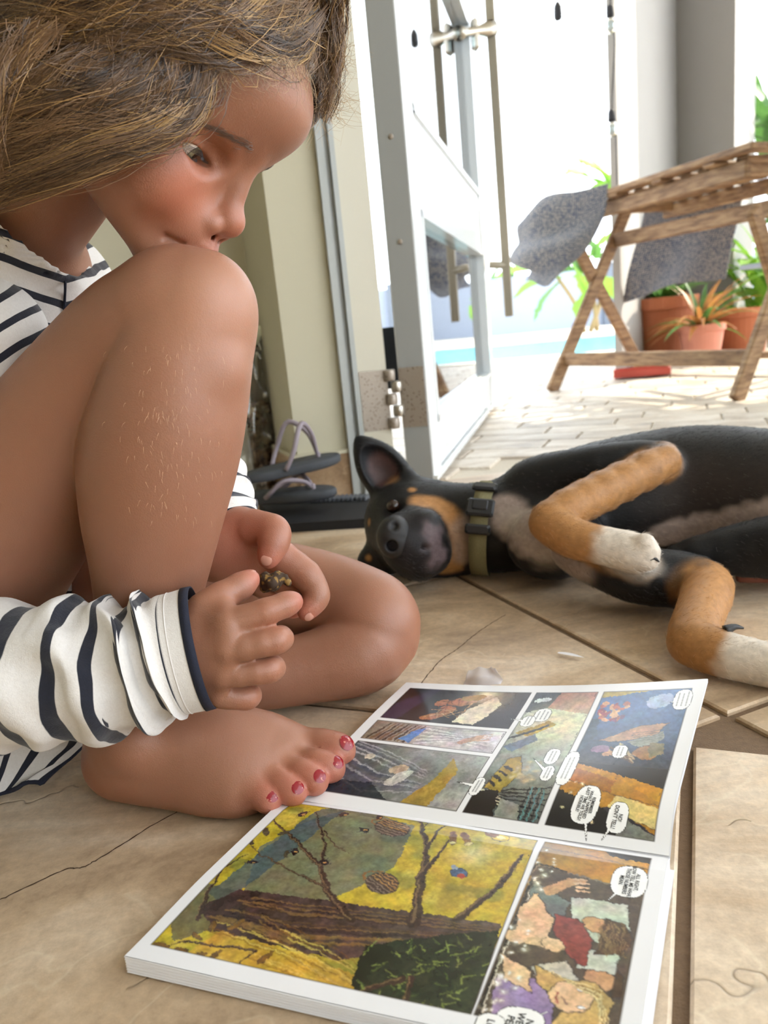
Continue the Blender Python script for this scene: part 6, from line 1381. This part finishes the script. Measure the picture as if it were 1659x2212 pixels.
# flip-flops
def sole(cn, fwd, Ln, wd, z0, z1, tilt=0.0):
    fwd = np.array(fwd) / np.linalg.norm(fwd); sd = np.array([-fwd[1], fwd[0], 0]); P = []
    for t in np.linspace(0, 2 * math.pi, 40, endpoint=False):
        x = math.cos(t); w = wd * (.5 + .06 * x - .10 * math.exp(-((x + .15) / .35) ** 2)); P.append(cn + fwd * x * Ln / 2 + sd * math.sin(t) * w * (1 if abs(math.sin(t)) < .98 else 1))
    V = []; 
    for zo, sc in ((z0, .95), (z0 + .2 * (z1 - z0), 1.0), (z0 + .8 * (z1 - z0), 1.0), (z1, .96)): V += [cn + (p - cn) * sc + np.array([0, 0, zo + tilt * ((p - cn) @ fwd)]) for p in P]
    Fc = [tuple(range(39, -1, -1)), tuple(range(120, 160))] + [tuple(f) for f in gridF(4, 40, True)]; return V, Fc, fwd, sd
M_SOLE = plain('dark_grey_foam', hx('3a3d42'), .7, .15, 120, .3); M_STRAP = plain('mauve_grey_rubber', hx('8d828a'), .45, .06, 80, .1)
def flipflop(cn, fwd, z0, th, label, tilt=0.0, up=.05):
    o = empty('flip_flop', cn + (0, 0, z0), label=label, category='flip-flop', group='flip-flops beside the door wall')
    V, Fc, f, sd = sole(cn, fwd, .17, .072, z0, z0 + th, tilt); part('sole', V, Fc, M_SOLE, o)
    top = z0 + th; toe = cn + f * .048 + (0, 0, top + tilt * .048)
    for s_ in (1, -1):
        e = cn - f * .02 + sd * .03 * s_ + (0, 0, top - tilt * .02 - .003); md = (toe + e) / 2 + sd * .012 * s_ + (0, 0, up); m = MB(); m.tube(spline([toe, toe * .7 + md * .3 + (0, 0, up * .35), md, e * .6 + md * .4 + sd * .006 * s_, e], 22), np.r_[np.linspace(.0026, .0042, 11), np.linspace(.0042, .0036, 11)], 10); m.build('strap', M_STRAP, o, smooth=True)
    m = MB(); m.tube([toe + (0, 0, .008), toe - (0, 0, .004)], [.004, .0035], 8); m.build('toe_post', M_STRAP, o, smooth=True)
    return o
flipflop(fl(620, 1098, .02) , (.9, -.28, 0), .014, .014, 'grey flip-flop with mauve straps resting flat on the mat edge, the lower of the two', .03, .022)
flipflop(fl(632, 1078, .04) + (0, .03, -.0), (.85, .45, 0), .036, .014, 'grey flip-flop lying on top of the other, one strap standing up in a loop', .05, .062)
# clear bag of bark chips against the wall
bc0 = fl(566, 1075) + (-.015, .10, 0)
M_BAG = glassmat('clear_plastic_film', (.93, .93, .92), .10)
t = NT('bark_chip'); vz = t.voro(t.pos(), 120, 'F1', 1); t.p(Base__Color=t.mix(t.noise(t.pos(), 60, 4), hx('3b2a1c'), hx('96795a')), Roughness=.85); t.bump(t.noise(t.pos(), 200, 3), .5, .002); M_BARK = t.m
bag = empty('plastic_bag', bc0, label='clear plastic bag of brown bark chips standing in the corner behind the child', category='bag')
htop = at(570, 690, bc0[1])[2]
n, m_ = 40, 36; Pb = []
for i in range(n):
    f_ = i / (n - 1); z = .003 + htop * f_; r = .042 * (1 - .15 * f_) * (1 if f_ < .9 else 1 - (f_ - .9) * 4.5)
    for j in range(m_):
        a = 2 * math.pi * j / m_; w = .10 * math.sin(5 * a + 9 * f_) * (.3 + f_) + .06 * math.sin(9 * a - 14 * f_); Pb.append(bc0 + np.array([math.cos(a) * r * (1 + w), math.sin(a) * r * (.9 + w), z]))
part('film', Pb, gridF(n, m_, True), M_BAG, bag)
hr2 = np.random.default_rng(4); chip = None
bark = empty('x'); bpy.data.objects.remove(bark)
for k in range(120):
    zz = .008 + .155 * hr2.random(); rr4 = .034 * math.sqrt(hr2.random()); a = hr2.random() * 6.28
    if chip is None:
        f = Field((-.016,) * 3, (.016,) * 3, .0022); f.ell((0, 0, 0), (.013, .009, .005)); f.ell((.006, .003, .002), (.006, .005, .006), k=.003); Vk, Qk = f.mesh(); Vk = Vk + (vnoise(Vk, 220, 3) * .0016)[:, None]
        o = mk('bark_chip', Vk, Qk.astype(np.int32), M_BARK); chip = o.data
    else: o = bpy.data.objects.new('bark_chip', chip); COL.objects.link(o)
    o.location = tuple(bc0 + np.array([math.cos(a) * rr4, math.sin(a) * rr4 * .9, zz])); o.rotation_euler = tuple(hr2.random(3) * 6.28); s_ = hr2.uniform(.6, 1.0); o.scale = (s_,) * 3; keep(o, bag)
# white board edge at the niche
wb0 = at(513, 940, bc0[1] - .03); wb1 = at(536, 940, bc0[1] - .03); V, Fc = slab([wb0[:2] + (-.05, 0), wb1[:2], wb1[:2] + (.0, .016), wb0[:2] + (-.05, .016)], 0, at(530, 700, bc0[1])[2])
wbx = mk('white_board', V, Fc, plain('white_laminate', hx('e3e6df'), .4, .02, 20, .03), None, False, label='plain white board standing upright behind the child\'s shin', category='board')
# white handle above the bark inside the bag: a folded paper tube
p0, p1 = at(536, 760, bc0[1] - .012), at(566, 706, bc0[1] - .008); m = MB(); m.tube(spline([p0, (p0 + p1) / 2 + (0, 0, .002), p1], 8), [.008, .010, .010, .010, .010, .010, .009, .006], 12)
m.build('plastic_scoop', plain('white_plastic', hx('e8ecd8'), .3, .02, 20, 0), None, True, label='white plastic handle leaning inside the top of the clear bag', category='scoop')
# white feather and a thin translucent white sheet on the tiles
fa, fb = fl(1205, 1412, .002), fl(1262, 1420, .003)
V, Fc = leafblade(fa, fb - fa, np.linalg.norm(fb - fa), .0028, .1, 10, .2)
mk('feather', np.array(V) + (0, 0, .0008), Fc, plain('white_down', hx('f2f0f4'), .8, .03, 100, .1), None, True, label='tiny curved white feather lying on the tiles in front of the dog', category='feather')
rows = [[fl(1000, 1478, .0015), fl(1040, 1482, .0015), fl(1082, 1478, .0015)], [fl(1005, 1462, .006), fl(1045, 1460, .012), fl(1085, 1464, .006)], [fl(1012, 1446, .004), fl(1046, 1442, .010), fl(1072, 1440, .024)]]
t = NT('thin_translucent_white'); tr_ = t.n('BsdfTransparent'); t.p(Base__Color=hx('eceaf2'), Roughness=.7); mx = t.n('MixShader'); mx.inputs[0].default_value = .45
t.t.links.new(tr_.outputs[0], mx.inputs[1]); t.t.links.new(t.b.outputs[0], mx.inputs[2]); t.t.links.new(mx.outputs[0], t.out.inputs[0])
sheet('translucent_scrap', rows, t.m, .0012, 1.7, 1, 30, .0003, label='crumpled thin translucent white sheet on the floor at the far edge of the book', category='tissue')  # thin see-through sheet standing in for a whitish blur
